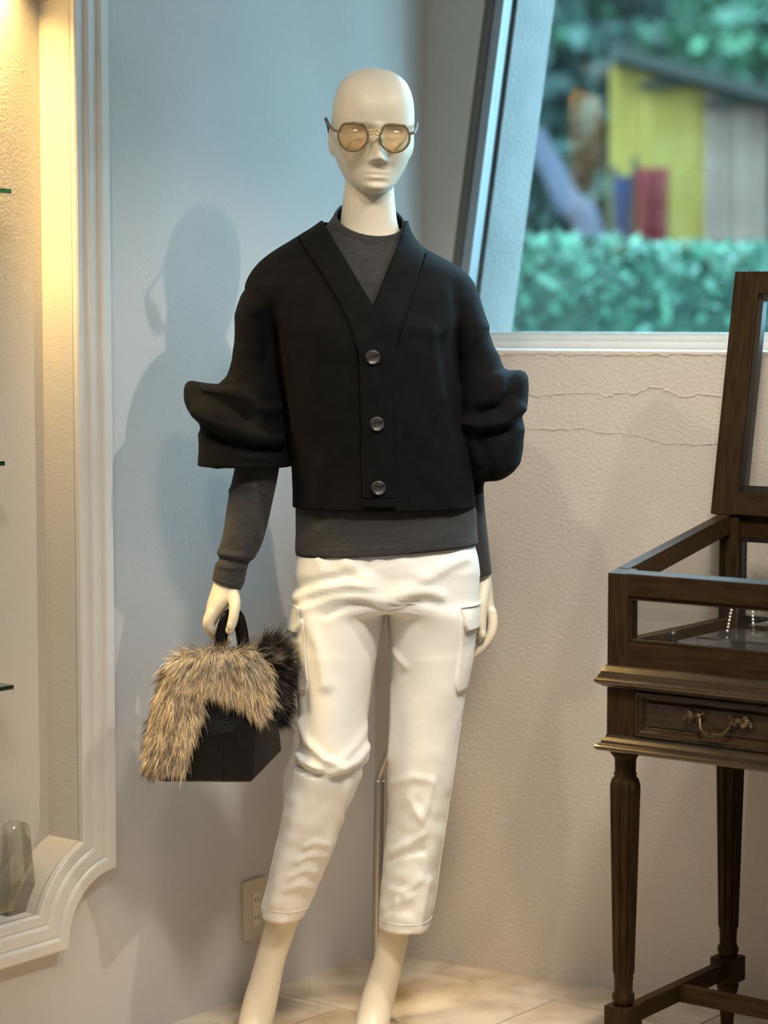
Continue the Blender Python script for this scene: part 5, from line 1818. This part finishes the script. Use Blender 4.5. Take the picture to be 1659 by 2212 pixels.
for phi, d, h, r, lab in ((-58, 15.0, 9.5, 2.0, 'tall evergreen hidden left behind the exterior pier'), (-41, 16.0, 9.5, 2.05, 'tall evergreen just right of the exterior pier'), (-24, 24.5, 14.0, 2.3, 'tall evergreen in the middle of the window view'), (-11, 19.5, 12.0, 1.9, 'tall evergreen at the right of the window view'), (-33, 31.0, 16.0, 2.9, 'far tall evergreen showing past the exterior pier'), (-16.5, 32.0, 16.0, 3.0, 'far tall evergreen showing at the right of the window view'),
                          (3, 15.0, 10.0, 1.75, 'tall evergreen out to the right of the window'), (21, 14.5, 9.5, 1.75, 'second tall evergreen to the right of the window'), (39, 14.0, 9.5, 1.75, 'third tall evergreen to the right of the window'), (58, 13.5, 9.5, 1.75, 'fourth tall evergreen to the right of the window'), (77, 13.0, 9.5, 1.75, 'fifth tall evergreen to the right of the window')):
    tall_tree(lab, phi, d, h, r)
# leaning pale trunk
lt = MB().grid(tube([atY(1160, 300, 10.6), atY(1225, 430, 10.5), atY(1290, 560, 10.4), atY(1400, 1200, 10.3) * np.array([1, 1, 0])], [.05, .06, .065, .075], 24, 14))
o = lt.build('leaning_trunk', M['bark'], None, smooth=True); tag(o, 'pale grey trunk leaning in front of the dark trees', 'tree trunk')
# hedge
hg = empty('hedge', atZ(1400, 1106, -.06) * 0 + np.array([1.5, 9.2, -.06])); tag(hg, 'clipped green hedge running below the window view', 'hedge')


def hedge_pt():
    x = RNG.uniform(-.6, 5.0); top = 1.66 + .02 * math.sin(x * 3)
    y = 9.2 + RNG.uniform(-.35, .35) - .10 * x
    z = top - abs(RNG.normal()) * .35
    return np.array([x, y, max(z, .0)]), 1


o = leaves('foliage', 16000, hedge_pt, .034, [(.06, .20, .11), (.09, .28, .16), (.12, .33, .19), (.05, .16, .10)], hg)
o.matrix_parent_inverse = Matrix.Translation(hg.location).inverted()
m = MB(); m.hexa([(-.6, 9.02, -.06), (5, 8.5, -.06), (5, 9.0, -.06), (-.6, 9.5, -.06), (-.6, 9.06, 1.52), (5, 8.54, 1.52), (5, 8.95, 1.52), (-.6, 9.46, 1.52)])
o = m.build('branches', mat('hedge_core', (.006, .02, .013), .9, (.014, .04, .022), 12), hg); o.matrix_parent_inverse = Matrix.Translation(hg.location).inverted()
# boarded shape added to stand in for a yellow reflection in the window
KY = 11.6


def kp(px, py, d=0.0): return atY(px, py, KY + d)


kb = empty('booth', (kp(1480, 500)[0], KY, -.06)); tag(kb, 'yellow boarded booth with a sloping dark roof beyond the hedge', 'booth')
KI = Matrix.Translation(kb.location).inverted()


def kpart(mb, name, mt):
    o_ = mb.build(name, mt, kb); o_.matrix_parent_inverse = KI; return o_


n_b = 15
for i in range(n_b):
    xa = 1320 + (1660 - 1320) * i / n_b; xb = 1320 + (1660 - 1320) * (i + 1) / n_b - 1.5
    ta, tb_ = 140 + (xa - 1320) * .27, 140 + (xb - 1320) * .27
    off = .012 * (i % 3)
    a0, a1, a2, a3 = kp(xa, 900, off), kp(xb, 900, off), kp(xb, tb_, off), kp(xa, ta, off)
    for q in (a0, a1): q[2] = -.06
    mb = MB(); d = np.array([0, .05, 0])
    mb.hexa([a0, a1, a1 + d, a0 + d, a3, a2, a2 + d, a3 + d])
    kpart(mb, 'board', M['kiosk'] if i < 9 else M['kiosk_pale'])
mb = MB(); a, b = kp(1335, 128, -.25), kp(1760, 245, -.25); d = np.array([0, 1.6, .0]); u = np.array([0, 0, .07])
mb.hexa([a, b, b + d, a + d, a + u, b + u, b + d + u, a + d + u]); kpart(mb, 'roof', M['roof'])
mb = MB(); a, b = kp(1385, 192, -.12), kp(1480, 186, -.12); u = np.array([0, 0, .035]); d = np.array([0, .08, 0])
mb.hexa([a, b, b + d, a + d, a + u, b + u, b + d + u, a + d + u]); kpart(mb, 'beam', M['roof'])
mb = MB(); a, b = kp(1525, 232, -.12), kp(1640, 222, -.12)
mb.hexa([a, b, b + d, a + d, a + u, b + u, b + d + u, a + d + u]); kpart(mb, 'beam', M['roof'])
for (xa, xb, ya, yb, mt, nm, lab) in ((1372, 1440, 362, 545, M['red'], 'red_banner', 'dark red banner hanging in front of the yellow booth'), (1328, 1358, 380, 545, M['navy'], 'navy_banner', 'navy banner beside the red one at the booth')):
    # each flag on its pole stands in for a coloured patch of the reflection
    p0, p1 = atY(xa, ya, KY - .6), atY(xb, yb, KY - .6)
    bn = empty(nm, ((p0[0] + p1[0]) / 2, KY - .6, -.06)); tag(bn, lab, 'banner'); I_ = Matrix.Translation(bn.location).inverted()
    G_ = np.array([[np.array([p0[0] + (p1[0] - p0[0]) * i / 12, KY - .6 + .02 * math.sin(i * 1.1 + j * .3), p0[2] + (p1[2] - .5 - p0[2]) * j / 6]) for i in range(13)] for j in range(7)])
    o = link('cloth', grid_mesh('cloth', G_, False), mt, bn); o.matrix_parent_inverse = I_
    md = o.modifiers.new('thickness', 'SOLIDIFY'); md.thickness = .01
    pl = MB().lathe([(.001, 0), (.015, 0), (.015, p0[2] + .1), (.001, p0[2] + .1)], 10, (p0[0], KY - .58, -.05))
    o = pl.build('pole', M['roof'], bn); o.matrix_parent_inverse = I_
